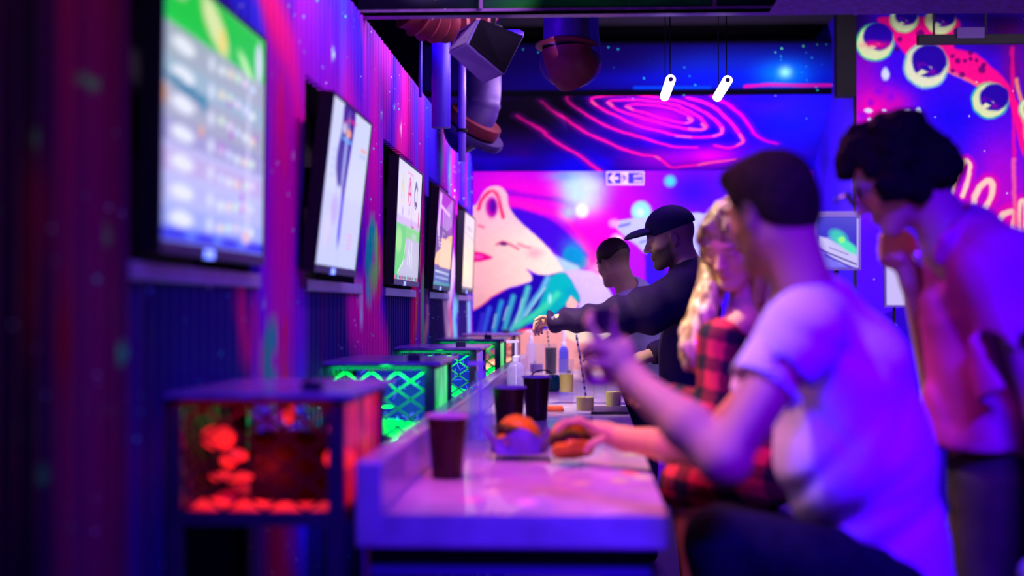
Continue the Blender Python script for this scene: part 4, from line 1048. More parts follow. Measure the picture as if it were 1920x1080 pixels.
# ================================================================== PEOPLE (sculpted as smooth blended volumes)
class Sculpt:
    def __init__(s, lo, hi, h):
        s.lo = np.array(lo, float); s.h = h
        s.n = np.ceil((np.array(hi)-s.lo)/h).astype(int)+1
        s.F = np.full(s.n, .5, dtype=np.float32)
        s.ax = [s.lo[i]+h*np.arange(s.n[i]) for i in range(3)]
    def reg(s, lo, hi):
        a = np.clip(np.floor((np.array(lo)-s.lo)/s.h).astype(int), 0, s.n)
        b = np.clip(np.ceil((np.array(hi)-s.lo)/s.h).astype(int)+1, 0, s.n)
        sl = tuple(slice(a[i], b[i]) for i in range(3))
        X = s.ax[0][sl[0]][:, None, None]; Y = s.ax[1][sl[1]][None, :, None]; Z = s.ax[2][sl[2]][None, None, :]
        return sl, X, Y, Z
    def _join(s, sl, d, k, sub):
        if 0 in s.F[sl].shape: return
        f = s.F[sl]
        if sub:
            d = -d; h = np.clip(.5-.5*(d-f)/k, 0, 1); s.F[sl] = d*(1-h)+f*h+k*h*(1-h)
        else:
            h = np.clip(.5+.5*(d-f)/k, 0, 1); s.F[sl] = f*h*0 + (d*(1-h)*0) + (f*(1-h)+d*h*0) if False else (f+(d-f)*(1-h)-k*h*(1-h) if False else _smin(f, d, k))
    def cone(s, a, b, ra, rb, k=.02, ax=None, ratio=1.0, cut=False, sub=False):
        a = np.array(a, float); b = np.array(b, float); m = max(ra, rb)*max(ratio, 1)+k*1.5+.01
        sl, X, Y, Z = s.reg(np.minimum(a, b)-m, np.maximum(a, b)+m)
        px, py, pz = X-a[0], Y-a[1], Z-a[2]; d = b-a
        if ax is not None:
            ax = np.array(ax, float); ax /= np.linalg.norm(ax)
            q = (px*ax[0]+py*ax[1]+pz*ax[2])*(1/ratio-1)
            px = px+q*ax[0]; py = py+q*ax[1]; pz = pz+q*ax[2]
            d = d+ax*(d@ax)*(1/ratio-1)
        L2 = max(d@d, 1e-12)
        t0 = (px*d[0]+py*d[1]+pz*d[2])/L2; t = np.clip(t0, 0, 1)
        D = np.sqrt((px-t*d[0])**2+(py-t*d[1])**2+(pz-t*d[2])**2)-(ra+(rb-ra)*t)
        if cut: D = np.maximum(D, (t0-1)*math.sqrt(L2))
        s._join(sl, D, k, sub)
    def chain(s, pts, rs, k=.02, **kw):
        for i in range(len(pts)-1): s.cone(pts[i], pts[i+1], rs[i], rs[i+1], k, **kw)
    def ell(s, c, r, R=None, k=.02, sub=False):
        c = np.array(c, float); m = max(r)+k*1.5+.01
        sl, X, Y, Z = s.reg(c-m, c+m)
        px, py, pz = X-c[0], Y-c[1], Z-c[2]
        if R is not None:
            R = np.array(R)
            px, py, pz = (px*R[0,i]+py*R[1,i]+pz*R[2,i] for i in range(3))
        k0 = np.sqrt((px/r[0])**2+(py/r[1])**2+(pz/r[2])**2); k1 = np.sqrt((px/r[0]**2)**2+(py/r[1]**2)**2+(pz/r[2]**2)**2)
        s._join(sl, k0*(k0-1)/np.maximum(k1, 1e-6), k, sub)
    def half(s, c, n, lo=None, hi=None, k=.006):
        """remove everything on the +n side of the plane, inside an optional box"""
        sl, X, Y, Z = s.reg(lo if lo is not None else s.lo, hi if hi is not None else s.lo+s.n*s.h)
        n = np.array(n, float); n /= np.linalg.norm(n)
        d = (X-c[0])*n[0]+(Y-c[1])*n[1]+(Z-c[2])*n[2]
        s._join(sl, -d, k, True)
    def fold(s, fn):
        sl, X, Y, Z = s.reg(s.lo, s.lo+s.n*s.h)
        m = np.abs(s.F) < .04
        i, j, k = np.nonzero(m)
        s.F[i, j, k] += fn(s.ax[0][i], s.ax[1][j], s.ax[2][k]).astype(np.float32)
    def mesh(s, name, m, parent=None, cfn=None, relax=1):
        F = s.F
        F[0] = F[-1] = .1; F[:, 0] = F[:, -1] = .1; F[:, :, 0] = F[:, :, -1] = .1
        ins = F < 0
        cnt = np.zeros(s.n-1, np.int8)
        for dx in (0,1):
            for dy in (0,1):
                for dz in (0,1):
                    cnt += ins[dx:s.n[0]-1+dx, dy:s.n[1]-1+dy, dz:s.n[2]-1+dz]
        I = np.argwhere((cnt > 0) & (cnt < 8))
        ids = np.full(s.n-1, -1, np.int32); ids[I[:,0], I[:,1], I[:,2]] = np.arange(len(I))
        off = [(dx,dy,dz) for dx in (0,1) for dy in (0,1) for dz in (0,1)]
        val = np.stack([F[I[:,0]+o[0], I[:,1]+o[1], I[:,2]+o[2]] for o in off], 1)
        acc = np.zeros((len(I), 3)); num = np.zeros(len(I))
        for a_ in range(8):
            for b_ in range(a_+1, 8):
                oa, ob = np.array(off[a_]), np.array(off[b_])
                if np.abs(oa-ob).sum() != 1: continue
                va, vb = val[:, a_], val[:, b_]; c = (va < 0) != (vb < 0)
                t = np.where(c, va/np.where(c, va-vb, 1), 0)[:, None]
                acc += np.where(c[:, None], oa+(ob-oa)*t, 0); num += c
        V = s.lo+(I+acc/num[:, None])*s.h
        Q = []
        for ax in range(3):
            u, v = (ax+1) % 3, (ax+2) % 3
            sl0 = [slice(1, s.n[i]-1) for i in range(3)]; sl0[ax] = slice(0, s.n[ax]-1)
            sl1 = list(sl0); sl1[ax] = slice(1, s.n[ax])
            A = ins[tuple(sl0)]; B = ins[tuple(sl1)]
            for sign, msk in ((1, A & ~B), (0, ~A & B)):
                E = np.argwhere(msk); 
                if not len(E): continue
                add = np.ones(3, int); add[ax] = 0; E = E+add
                def cell(du, dv):
                    e = E.copy(); e[:, u] -= du; e[:, v] -= dv
                    return ids[e[:,0], e[:,1], e[:,2]]
                q = np.stack([cell(1,1), cell(0,1), cell(0,0), cell(1,0)], 1)
                Q.append(q if sign else q[:, ::-1])
        Q = np.concatenate(Q); Q = Q[(Q >= 0).all(1)]
        for _ in range(relax):
            S_ = np.zeros_like(V); N_ = np.zeros(len(V))
            for a_ in range(4):
                for b_ in ((a_+1) % 4,):
                    np.add.at(S_, Q[:, a_], V[Q[:, b_]]); np.add.at(N_, Q[:, a_], 1)
            V = V*.5+.5*S_/np.maximum(N_, 1)[:, None]
        col = cfn(V) if cfn else None
        return np_mesh(name, V, Q, m, parent, col)
def _smin(a, b, k):
    h = np.clip(.5+.5*(b-a)/k, 0, 1)
    return b*(1-h)+a*h-k*h*(1-h)
Sculpt._join = lambda s, sl, d, k, sub: (s.F.__setitem__(sl, -_smin(-s.F[sl], d, k)) if sub else s.F.__setitem__(sl, _smin(s.F[sl], d, k))) if 0 not in s.F[sl].shape else None

def frame(fwd, up):
    f = np.array(fwd, float); f /= np.linalg.norm(f); u = np.array(up, float); u -= f*(u@f); u /= np.linalg.norm(u)
    return np.stack([np.cross(f, u), f, u], 1)      # columns: right, forward, up
class Head:
    def __init__(s, c, fwd, up=(0,0,1), sc=1.0):
        s.c = np.array(c, float); s.R = frame(fwd, up); s.s = sc
    def w(s, p): return s.c+s.R@(np.array(p, float)*s.s)
    def loc(s, V): return ((V-s.c)@s.R)/s.s
    def sculpt(s, B, ears=(1,-1)):
        E = lambda p, r, k=.012, sub=False, R=None: B.ell(s.w(p), [q*s.s for q in r], s.R if R is None else s.R@R, k, sub)
        K = lambda p, q, ra, rb, k=.01, sub=False: B.cone(s.w(p), s.w(q), ra*s.s, rb*s.s, k, sub=sub)
        E((0,-.014,.036), (.077,.096,.088)); E((0,.022,-.03), (.060,.068,.080), .03)
        for sx in (1,-1):
            K((sx*.050,-.005,-.045), (sx*.018,.066,-.098), .020, .017, .03)
            E((sx*.040,.060,-.024), (.020,.018,.018), .02)
        E((0,.074,-.100), (.020,.015,.014), .02)
        E((0,.078,.026), (.048,.016,.010), .02)
        for sx in (1,-1):
            E((sx*.031,.098,.004), (.017,.013,.010), .012, True)
            E((sx*.031,.079,.003), (.0135,.0125,.0115), .003)
            K((sx*.045,.080,.004), (sx*.018,.088,.003), .004, .004, .004)
        K((0,.088,.012), (0,.110,-.026), .008, .0115, .010)
        for sx in (1,-1): E((sx*.012,.100,-.032), (.008,.010,.007), .006)
        E((0,.090,-.055), (.023,.010,.0055), .006); E((0,.088,-.068), (.019,.010,.0060), .006); E((0,.103,-.0615), (.022,.008,.0016), .003, True)
        for sx in ears:
            a_ = math.radians(12*sx)
            Rz = np.array(Matrix.Rotation(-a_*1.2, 3, 'Z')@Matrix.Rotation(math.radians(-8), 3, 'X'))
            E((sx*.080,-.010,-.004), (.009,.019,.031), .006, False, Rz)
            E((sx*.090,-.006,.002), (.006,.010,.016), .004, True, Rz)
            E((sx*.080,-.004,-.028), (.007,.009,.010), .008, False, Rz)

def skin_col(base=(.60,.36,.28), heads=(), tint=None):
    def fn(V):
        c = np.tile(np.array(base), (len(V), 1))
        n = fbm(V[:, 0]/.03+V[:, 2]/.05, V[:, 1]/.03, 3); c *= (.93+.14*n)[:, None]
        for (H, opt) in heads:
            L = H.loc(V); x, y, z = L.T; near = (np.linalg.norm(L, axis=1) < .17)
            def mix(w, col):
                w = np.clip(w*near, 0, 1)[:, None]; c[:] = c*(1-w)+np.array(col)*w
            g = lambda cx, cy, cz, rx, ry, rz: np.exp(-(((np.abs(x)-cx)/rx)**2+((y-cy)/ry)**2+((z-cz)/rz)**2)*1.5)
            mix(.75*g(0,.097,-.061,.024,.02,.010), opt.get('lips', (.50,.15,.15)))
            mix(.95*g(.033,.088,.025,.020,.03,.006), opt.get('brow', (.04,.02,.015)))
            mix(.8*g(.031,.092,.001,.016,.02,.0035), (.03,.015,.02))
            if opt.get('beard'):
                w_ = smooth01(z+.030-.5*np.clip(.05-y, 0, .1), .02)*smooth01(-(y-.0), .03)*(1-.9*g(0,.105,-.062,.018,.02,.007))*(1-.9*g(.02,.1,-.02,.03,.04,.022))
                mix(w_*opt['beard'], opt.get('hair', (.03,.02,.015)))
            if opt.get('fade'):
                w_ = smooth01(.055+.15*np.clip(y, -.1, .1)-z-.10, .0001)*0+np.clip((z+.055)/.07, 0, 1)*smooth01(y-.045, .04)
                mix(w_*opt['fade'], opt.get('hair', (.03,.02,.015)))
        return c
    return fn
m_skin = mat('skin', attr=True, rough=.52, spec=.22)

def finger(B, pts, r0=.0088, r1=.0066, k=.005):
    n = len(pts); B.chain(pts, [r0+(r1-r0)*i/(n-1) for i in range(n)], k)

def strand_noise(axis, freq, amp, seed=0):
    """grooves running along an axis, as combed hair or cloth"""
    def fn(x, y, z):
        P_ = np.stack([x, y, z], 1); ax = np.array(axis, float); ax /= np.linalg.norm(ax)
        u = np.cross(ax, (.3,.5,.8)); u /= np.linalg.norm(u); v = np.cross(ax, u)
        a = P_@u; b = P_@v; c = P_@ax
        return amp*(fbm(a*freq+40, b*freq+c*freq*.12+40, seed)*2-1)
    return fn
def cloth(freq, amp, seed=0, stretch=(1,1,.35), tilt=.5):
    def fn(x, y, z):
        q = x*stretch[0]+z*tilt
        return amp*(fbm(q*freq+30+y*freq*.3, z*freq*stretch[2]+y*freq*stretch[1]*.6+30, seed)*2-1) + amp*.6*np.sin(q*freq*2.6+3*fbm(y*freq*.5+30, z*freq*.5+30, seed+5)*3)*.4
    return fn
A_ = lambda *a: tuple(at(*a))

# ---------- bar stools (the seats the two seated people use)
def stool(x, y, h, label):
    t = thing('bar_stool', (x,y,0), label, 'bar stool')
    MB().lathe([(.001,h-.05),(.15,h-.05),(.172,h-.035),(.175,h-.012),(.16,h),(.001,h)], (x,y,0), 32).build('seat', mat('stool_vinyl', (.03,.02,.05), .35), t, True)
    mf = mat('stool_steel', (.12,.10,.16), .35, metal=.6)
    for i in range(4):
        a_ = math.pi/4+i*math.pi/2
        MB().tube([(x+.11*math.cos(a_),y+.11*math.sin(a_),h-.05),(x+.20*math.cos(a_),y+.20*math.sin(a_),0)], .012, 10).build('leg', mf, t, True)
    MB().tube([(x+.17*math.cos(k*.2618),y+.17*math.sin(k*.2618),.27) for k in range(24)], .009, 8, closed=True).build('foot_ring', mf, t, True)

def person(name_loc, label):
    return thing('person', name_loc, label, 'person')

# ---------------------------------------------------------------- seated man in the white t-shirt
def man_white():
    t = person((.55,3.1,0), 'seated man in a white t-shirt seen from behind, raising one hand over the counter')
    H = Head(A_(1444,402,3.08), (-.62,.76,-.22), (-.16,.10,1), .985)
    SLx, SRx = A_(1496,632,2.92), A_(1535,612,3.32)
    EL, WL_ = A_(1352,862,2.80), A_(1188,716,2.95)
    ER, WR = A_(1318,842,3.56), A_(1172,822,3.80)
    lat = (-.2,1,0)
    B = Sculpt((-.16,2.62,.0), (.86,4.05,1.76), .006)
    H.sculpt(B)
    B.cone(H.w((0,-.03,-.05)), A_(1512,585,3.10), .058, .066, .03)
    # trunk, pelvis
    tor = [A_(1520,600,3.11), A_(1572,700,3.13), A_(1592,850,3.14), A_(1625,1000,3.15), A_(1650,1085,3.15)]
    B.chain(tor, [.075,.105,.112,.108,.115], .04, ax=lat, ratio=1.35)
    B.cone(tor[0], SLx, .06, .058, .03); B.cone(tor[0], SRx, .06, .058, .03)
    # left arm
    B.cone(SLx, EL, .054, .043, .02); mid = tuple(np.array(EL)*.62+np.array(WL_)*.38+np.array((0,0,.006)))
    B.chain([EL, mid, WL_], [.043,.046,.030], .02)
    B.ell(tuple(np.array(EL)+np.array((.012,0,-.012))), (.040,.036,.036), None, .02)
    # left hand: loose fist with two fingers up
    B.ell(A_(1155,668,2.97), (.034,.030,.044), np.array(Matrix.Rotation(.5,3,'Y')), .015); B.cone(WL_, A_(1162,684,2.97), .029, .033, .02)
    finger(B, [A_(1142,648,2.955), A_(1116,628,2.945), A_(1103,606,2.945), A_(1108,588,2.95)], .0105, .0085)
    finger(B, [A_(1152,640,2.98), A_(1146,612,2.985), A_(1142,594,2.985), A_(1149,581,2.985)], .0105, .0085)
    finger(B, [A_(1138,660,2.95), A_(1106,648,2.935), A_(1091,660,2.945), A_(1108,672,2.965)], .0115, .009)
    finger(B, [A_(1144,684,2.95), A_(1112,680,2.935), A_(1094,690,2.945), A_(1110,702,2.965)], .0112, .009)
    finger(B, [A_(1160,694,2.98), A_(1136,716,2.965), A_(1112,718,2.96), A_(1096,708,2.96)], .0115, .0088)
    # right arm and hand resting on the bun
    B.cone(SRx, ER, .052, .042, .02); B.chain([ER, tuple(np.array(ER)*.6+np.array(WR)*.4), WR], [.042,.043,.029], .02)
    B.ell(A_(1128,806,3.83), (.044,.036,.022), np.array(Matrix.Rotation(.25,3,'Y')), .015); B.cone(WR, A_(1145,814,3.82), .028, .026, .02)
    for i, (dy, e) in enumerate(((-.05,0),(-.015,-6),(.02,-4),(.05,3))):
        finger(B, [A_(1110,800,3.84+dy*.7), A_(1084+i*2,788+e*.4,3.84+dy), A_(1058+i*4,792,3.83+dy), A_(1042+i*4,808,3.825+dy)], .0092, .0072)
    finger(B, [A_(1130,822,3.78), A_(1108,832,3.765), A_(1098,846,3.765)], .0105, .008)
    # legs
    hipL, hipR = A_(1648,1085,3.05), A_(1648,1085,3.27)
    knL, knR = A_(1345,1015,2.98), A_(1352,1000,3.36)
    for hp, kn in ((hipL,knL),(hipR,knR)):
        an = (kn[0]+.07, kn[1], .36)
        B.cone(hp, kn, .085, .058, .03); B.cone(kn, an, .055, .036, .02); B.cone((an[0]+.02,an[1],an[2]-.03), (an[0]-.13,an[1],an[2]-.055), .035, .028, .02)
    B.mesh('body', m_skin, t, skin_col((.66,.34,.17), [(H, dict(fade=.93, hair=(.022,.014,.012), beard=.5))]))
    # hair
    S = Sculpt(H.c-.2, H.c+.2, .0045)
    S.ell(H.w((0,-.013,.044)), (.081,.101,.089), H.R, .01); S.ell(H.w((0,.055,.095)), (.058,.050,.030), H.R, .03); S.ell(H.w((0,-.055,-.005)), (.070,.050,.062), H.R, .03)
    S.half(H.w((0,0,-.020)), -(H.R@np.array((0,-.75,1))), k=.03)
    S.half(H.w((0,.085,.04)), H.R@np.array((0,1,-.55)), k=.02)
    S.fold(strand_noise(H.R@np.array((0,.8,.5)), 55, .0022, 3))
    S.mesh('hair', mat('hair_brown', (.026,.014,.009), .8, noise=.5, nscale=70, spec=.1), t)
    # t-shirt
    T = Sculpt((.20,2.72,.66), (.84,3.56,1.47), .006)
    T.chain([A_(1522,592,3.11), A_(1575,700,3.13), A_(1594,850,3.14), A_(1632,1000,3.15), A_(1655,1110,3.15)], [.084,.128,.150,.130,.136], .05, ax=lat, ratio=1.25)
    T.cone(A_(1522,598,3.11), SLx, .085, .082, .04); T.cone(A_(1522,598,3.11), SRx, .08, .075, .04)
    hemL = A_(1430,728,2.88); hemR = tuple(np.array(SRx)*.45+np.array(ER)*.55)
    T.cone(SLx, hemL, .078, .071, .03, cut=True); T.cone(SRx, hemR, .075, .07, .03, cut=True)
    T.cone(tuple(np.array(hemL)*.75+np.array(SLx)*.25), tuple(np.array(hemL)*1.3-np.array(SLx)*.3), .064, .066, .004, sub=True)
    # loose front hollow and hem
    T.ell(A_(1400,800,3.0), (.075,.12,.10), None, .03, True)
    T.half((0,0,.742), (0,0,-1), k=.006)
    T.cone(H.w((0,-.02,-.06)), A_(1508,575,3.10), .066, .071, .006, sub=True)
    def folds(x, y, z):
        X_ = x-.40; d = np.zeros_like(x)
        for (cx, cz, ang, wd, am) in ((.46,1.02,.85,.020,.010),(.52,.94,.70,.022,.011),(.58,.88,.60,.022,.010),(.47,.90,.45,.018,.009),(.60,1.10,1.2,.022,.007),(.42,1.18,-.9,.016,.007),(.50,1.26,-.4,.02,.006)):
            u = (x-cx)*math.cos(ang)+(z-cz)*math.sin(ang); v = -(x-cx)*math.sin(ang)+(z-cz)*math.cos(ang)
            d += am*np.exp(-(v/wd)**2)*np.exp(-(u/.16)**2)
        return d
    T.fold(folds); T.fold(cloth(9, .0045, 12))
    T.mesh('t_shirt', mat('white_cotton', (.86,.84,.88), .85, spec=.05), t)
    # trousers
    J = Sculpt((.08,2.80,.36), (.86,3.58,.98), .007)
    for hp, kn in ((hipL,knL),(hipR,knR)):
        J.cone(hp, kn, .098, .070, .03); J.cone(kn, (kn[0]+.06,kn[1],.42), .068, .052, .02, cut=True)
    J.cone(A_(1640,1040,3.15), A_(1652,1092,3.16), .118, .125, .03, ax=lat, ratio=1.3)
    J.fold(cloth(14, .004, 5))
    J.mesh('trousers', mat('dark_denim', (.009,.008,.020), .9, noise=.3, nscale=40, spec=.05), t)
    for kn in (knL, knR):
        S = Sculpt((kn[0]-.14,kn[1]-.08,.24), (kn[0]+.16,kn[1]+.08,.40), .007)
        S.cone((kn[0]+.09,kn[1],.325), (kn[0]-.06,kn[1],.305), .043, .034, .02); S.half((0,0,.275), (0,0,-1)); S.mesh('shoe', mat('shoe_dark', (.03,.03,.04), .5), t)
man_white()
stool(.635, 3.16, .640, 'black bar stool under the man in the white t-shirt')

# ---------------------------------------------------------------- man in the purple-lit overshirt on the right
def man_purple():
    t = person((1.0,3.65,0), 'standing dark-haired man in a loose purple-lit shirt leaning in at the right edge')
    H = Head(A_(1669,338,3.6), (-.83,.06,-.53), (-.5,.0,.83), 1.0)
    lat = (.05,1,0)
    B = Sculpt((.55,3.15,.0), (1.32,4.15,1.86), .007)
    H.sculpt(B)
    nb = A_(1782,470,3.62); B.cone(H.w((0,-.045,-.05)), nb, .056, .066, .03)
    tor = [nb, A_(1840,560,3.62), A_(1870,700,3.62), A_(1868,840,3.62), A_(1868,880,3.62)]
    B.chain(tor, [.07,.12,.12,.12,.12], .04, ax=lat, ratio=1.35)
    SN, SF = A_(1868,520,3.40), A_(1810,520,3.86)
    B.cone(nb, SN, .06, .058, .03); B.cone(nb, SF, .06, .055, .03)
    EN, WN = A_(1945,775,3.32), A_(1950,950,3.26)
    B.cone(SN, EN, .052, .042, .02); B.cone(EN, WN, .042, .029, .02)
    # near hand hanging
    B.cone(WN, A_(1950,1000,3.26), .028, .033, .02, ax=(0,1,0), ratio=.7)
    for i in range(4): finger(B, [A_(1936+i*9,1005,3.26), A_(1932+i*10,1038,3.24), A_(1936+i*9,1062-abs(i-1.5)*6,3.24)], .0092, .0072)
    finger(B, [A_(1931,985,3.24), A_(1920,1010,3.22), A_(1920,1030,3.22)], .0105, .008)
    # far arm raised, hand under the chin
    EF, WF = A_(1752,745,3.86), A_(1702,525,3.74)
    B.cone(SF, EF, .052, .042, .02); B.cone(EF, WF, .042, .028, .02)
    B.ell(A_(1676,468,3.74), (.050,.034,.052), np.array(Matrix.Rotation(.3,3,'Y')), .02); B.cone(WF, A_(1695,500,3.74), .029, .030, .02)
    for i in range(4): finger(B, [A_(1690-i*3,445+i*14,3.74-.012*i), A_(1668-i*2,438+i*14,3.72), A_(1648,447+i*13,3.72), A_(1652,462+i*11,3.745)], .0115, .0095)
    finger(B, [A_(1700,475,3.77), A_(1694,452,3.78), A_(1684,436,3.78)], .0115, .009)
    hN, hF = A_(1868,900,3.53), A_(1868,900,3.74)
    for hp, dx in ((hN,0),(hF,-.12)):
        kn = (hp[0]+dx-.02, hp[1], .52); an = (hp[0]+dx*.8, hp[1], .10)
        B.cone(hp, kn, .085, .058, .03); B.cone(kn, an, .055, .038, .02); B.cone((an[0],an[1],.05), (an[0]-.16,an[1],.035), .036, .028, .02)
    B.mesh('body', m_skin, t, skin_col((.52,.28,.27), [(H, dict(beard=.15, hair=(.03,.02,.015)))]))
    S = Sculpt(A_(1690,310,3.6)-np.array((.22,.2,.2)), A_(1690,310,3.6)+np.array((.2,.2,.2)), .005)
    S.ell(A_(1672,296,3.6), (.100,.096,.090), None, .03); S.ell(A_(1722,318,3.6), (.078,.088,.076), None, .03)
    S.ell(H.w((0,.055,.098)), (.060,.035,.032), H.R, .03); S.ell(H.w((0,.085,.078)), (.05,.022,.022), H.R, .02)
    S.ell(A_(1602,272,3.6), (.030,.05,.024), None, .03); S.ell(A_(1690,226,3.6), (.045,.06,.020), None, .03)
    S.cone(A_(1648,350,3.50), A_(1652,372,3.50), .020, .012, .02); S.cone(A_(1668,350,3.51), A_(1715,362,3.53), .030, .028, .03)
    for q in ((1775,300,3.6,.018),(1770,330,3.62,.022),(1755,350,3.6,.022),(1590,270,3.6,.016),(1600,250,3.6,.018),(1640,232,3.6,.02),(1578,290,3.6,.012),(1735,372,3.6,.02)):
        S.ell(A_(*q[:3]), (q[3],)*3, None, .02)
    rr = random.Random(5)
    for k in range(150):
        a_, b_ = rr.uniform(0, 6.283), math.acos(rr.uniform(-.55, 1))
        q = np.array((math.cos(a_)*math.sin(b_), math.sin(a_)*math.sin(b_), math.cos(b_)))
        ctr, rad = ((A_(1672,296,3.6), (.100,.096,.090)) if rr.random() < .55 else (A_(1722,318,3.6), (.078,.088,.076)))
        S.ell(np.array(ctr)+q*np.array(rad), (rr.uniform(.012,.021),)*3, None, .012)
    S.ell(H.w((0,.115,-.015)), (.060,.050,.072), H.R, .012, True)
    S.fold(lambda x, y, z: .0022*np.sin(x*130+6*fbm(z*22+9, y*22+9, 2))*np.sin(z*120+6*fbm(x*22+9, y*20+9, 8))+.004*np.sin(y*120+x*60))
    S.mesh('hair', mat('hair_black', (.006,.004,.006), .85, spec=.08), t)
    # dark glasses seen edge-on
    g = MB(); 
    for sx in (1,-1):
        g.ell(H.w((sx*.033,.112,.010)), (.026,.004,.020), 16, 8, Matrix(H.R.tolist()))
        g.bar(H.w((sx*.060,.108,.016)), H.w((sx*.078,.0,.010)), .004)
    g.bar(H.w((-.012,.114,.014)), H.w((.012,.114,.014)), .004)
    g.ell(H.w((0,.124,.030)), (.040,.026,.005), 16, 8, Matrix(H.R.tolist()))
    g.build('dark_glasses', mat('glasses_black', (.005,.003,.008), .25), t, True)
    # shirt
    T = Sculpt((.62,3.12,.92), (1.42,4.12,1.62), .0068)
    T.chain([A_(1795,468,3.62), A_(1835,560,3.62), A_(1862,700,3.62), A_(1850,800,3.62)], [.088,.150,.168,.165], .05, ax=lat, ratio=1.25)
    T.cone(A_(1800,450,3.62), SN, .090, .100, .04); T.cone(A_(1795,475,3.62), SF, .09, .09, .04)
    hem = A_(1915,735,3.32); T.cone(SN, hem, .105, .110, .04, cut=True)
    T.cone(tuple(np.array(hem)*.8+np.array(SN)*.2), tuple(np.array(hem)*1.3-np.array(SN)*.3), .100, .104, .004, sub=True)
    hf = tuple(np.array(SF)*.35+np.array(EF)*.65); T.cone(SF, hf, .085, .080, .03, cut=True)
    T.chain([A_(1742,500,3.50), A_(1768,450,3.47), A_(1800,415,3.52)], [.014,.020,.018], .012)
    T.cone(H.w((0,-.04,-.05)), A_(1776,462,3.62), .070, .074, .008, sub=True)
    T.cone(A_(1752,470,3.56), A_(1720,560,3.5), .050, .018, .012, sub=True)
    T.half((0,0,1.02), (0,0,-1), k=.006)
    def folds(x, y, z):
        d = np.zeros_like(x)
        for (cx, cz, ang, wd, am) in ((.84,1.33,-1.15,.016,.016),(.90,1.22,-1.25,.018,.018),(.97,1.20,-1.15,.018,.014),(.80,1.22,-1.3,.014,.012),(1.05,1.30,-.9,.02,.012),(1.08,1.18,-1.2,.018,.012),(.92,1.40,-.9,.018,.010),(1.0,1.08,-1.4,.016,.012)):
            u = (x-cx)*math.cos(ang)+(z-cz)*math.sin(ang); v = -(x-cx)*math.sin(ang)+(z-cz)*math.cos(ang)
            d += am*np.exp(-(v/wd)**2)*np.exp(-(u/.15)**2)
        return d
    T.fold(folds); T.fold(cloth(9, .006, 22, tilt=.2))
    T.mesh('shirt', mat('lilac_cloth', (.50,.03,.34), .8, spec=.05), t)
    MB().tube([A_(1722,470,3.50), A_(1716,500,3.49), A_(1712,486,3.50), A_(1706,472,3.52)], .0022, 6).ell(A_(1712,482,3.49), (.010,.006,.012), 12, 8).build('pendant', mat('silver', (.85,.75,.9), .15, metal=.8), t, True)
    J = Sculpt((.78,3.34,.06), (1.20,3.92,1.10), .008)
    for hp, dx in ((hN,0),(hF,-.12)):
        kn = (hp[0]+dx-.02, hp[1], .52)
        J.cone(hp, kn, .108, .085, .03); J.cone(kn, (hp[0]+dx*.8,hp[1],.12), .083, .07, .02, cut=True)
    J.cone(A_(1868,860,3.62), A_(1868,915,3.62), .13, .13, .03, ax=lat, ratio=1.3)
    J.fold(cloth(14, .006, 9)); J.mesh('trousers', mat('dark_trousers', (.035,.018,.035), .85), t)
    for hp, dx in ((hN,0),(hF,-.12)):
        x_, y_ = hp[0]+dx*.8, hp[1]
        S = Sculpt((x_-.24,y_-.08,-.01), (x_+.08,y_+.08,.15), .008)
        S.cone((x_+.01,y_,.055), (x_-.16,y_,.045), .046, .038, .02); S.cone((x_,y_,.06), (x_,y_,.11), .045, .045, .02); S.half((0,0,.004), (0,0,-1)); S.mesh('shoe', mat('shoe_dark', (.03,.03,.04), .5), t)
man_purple()

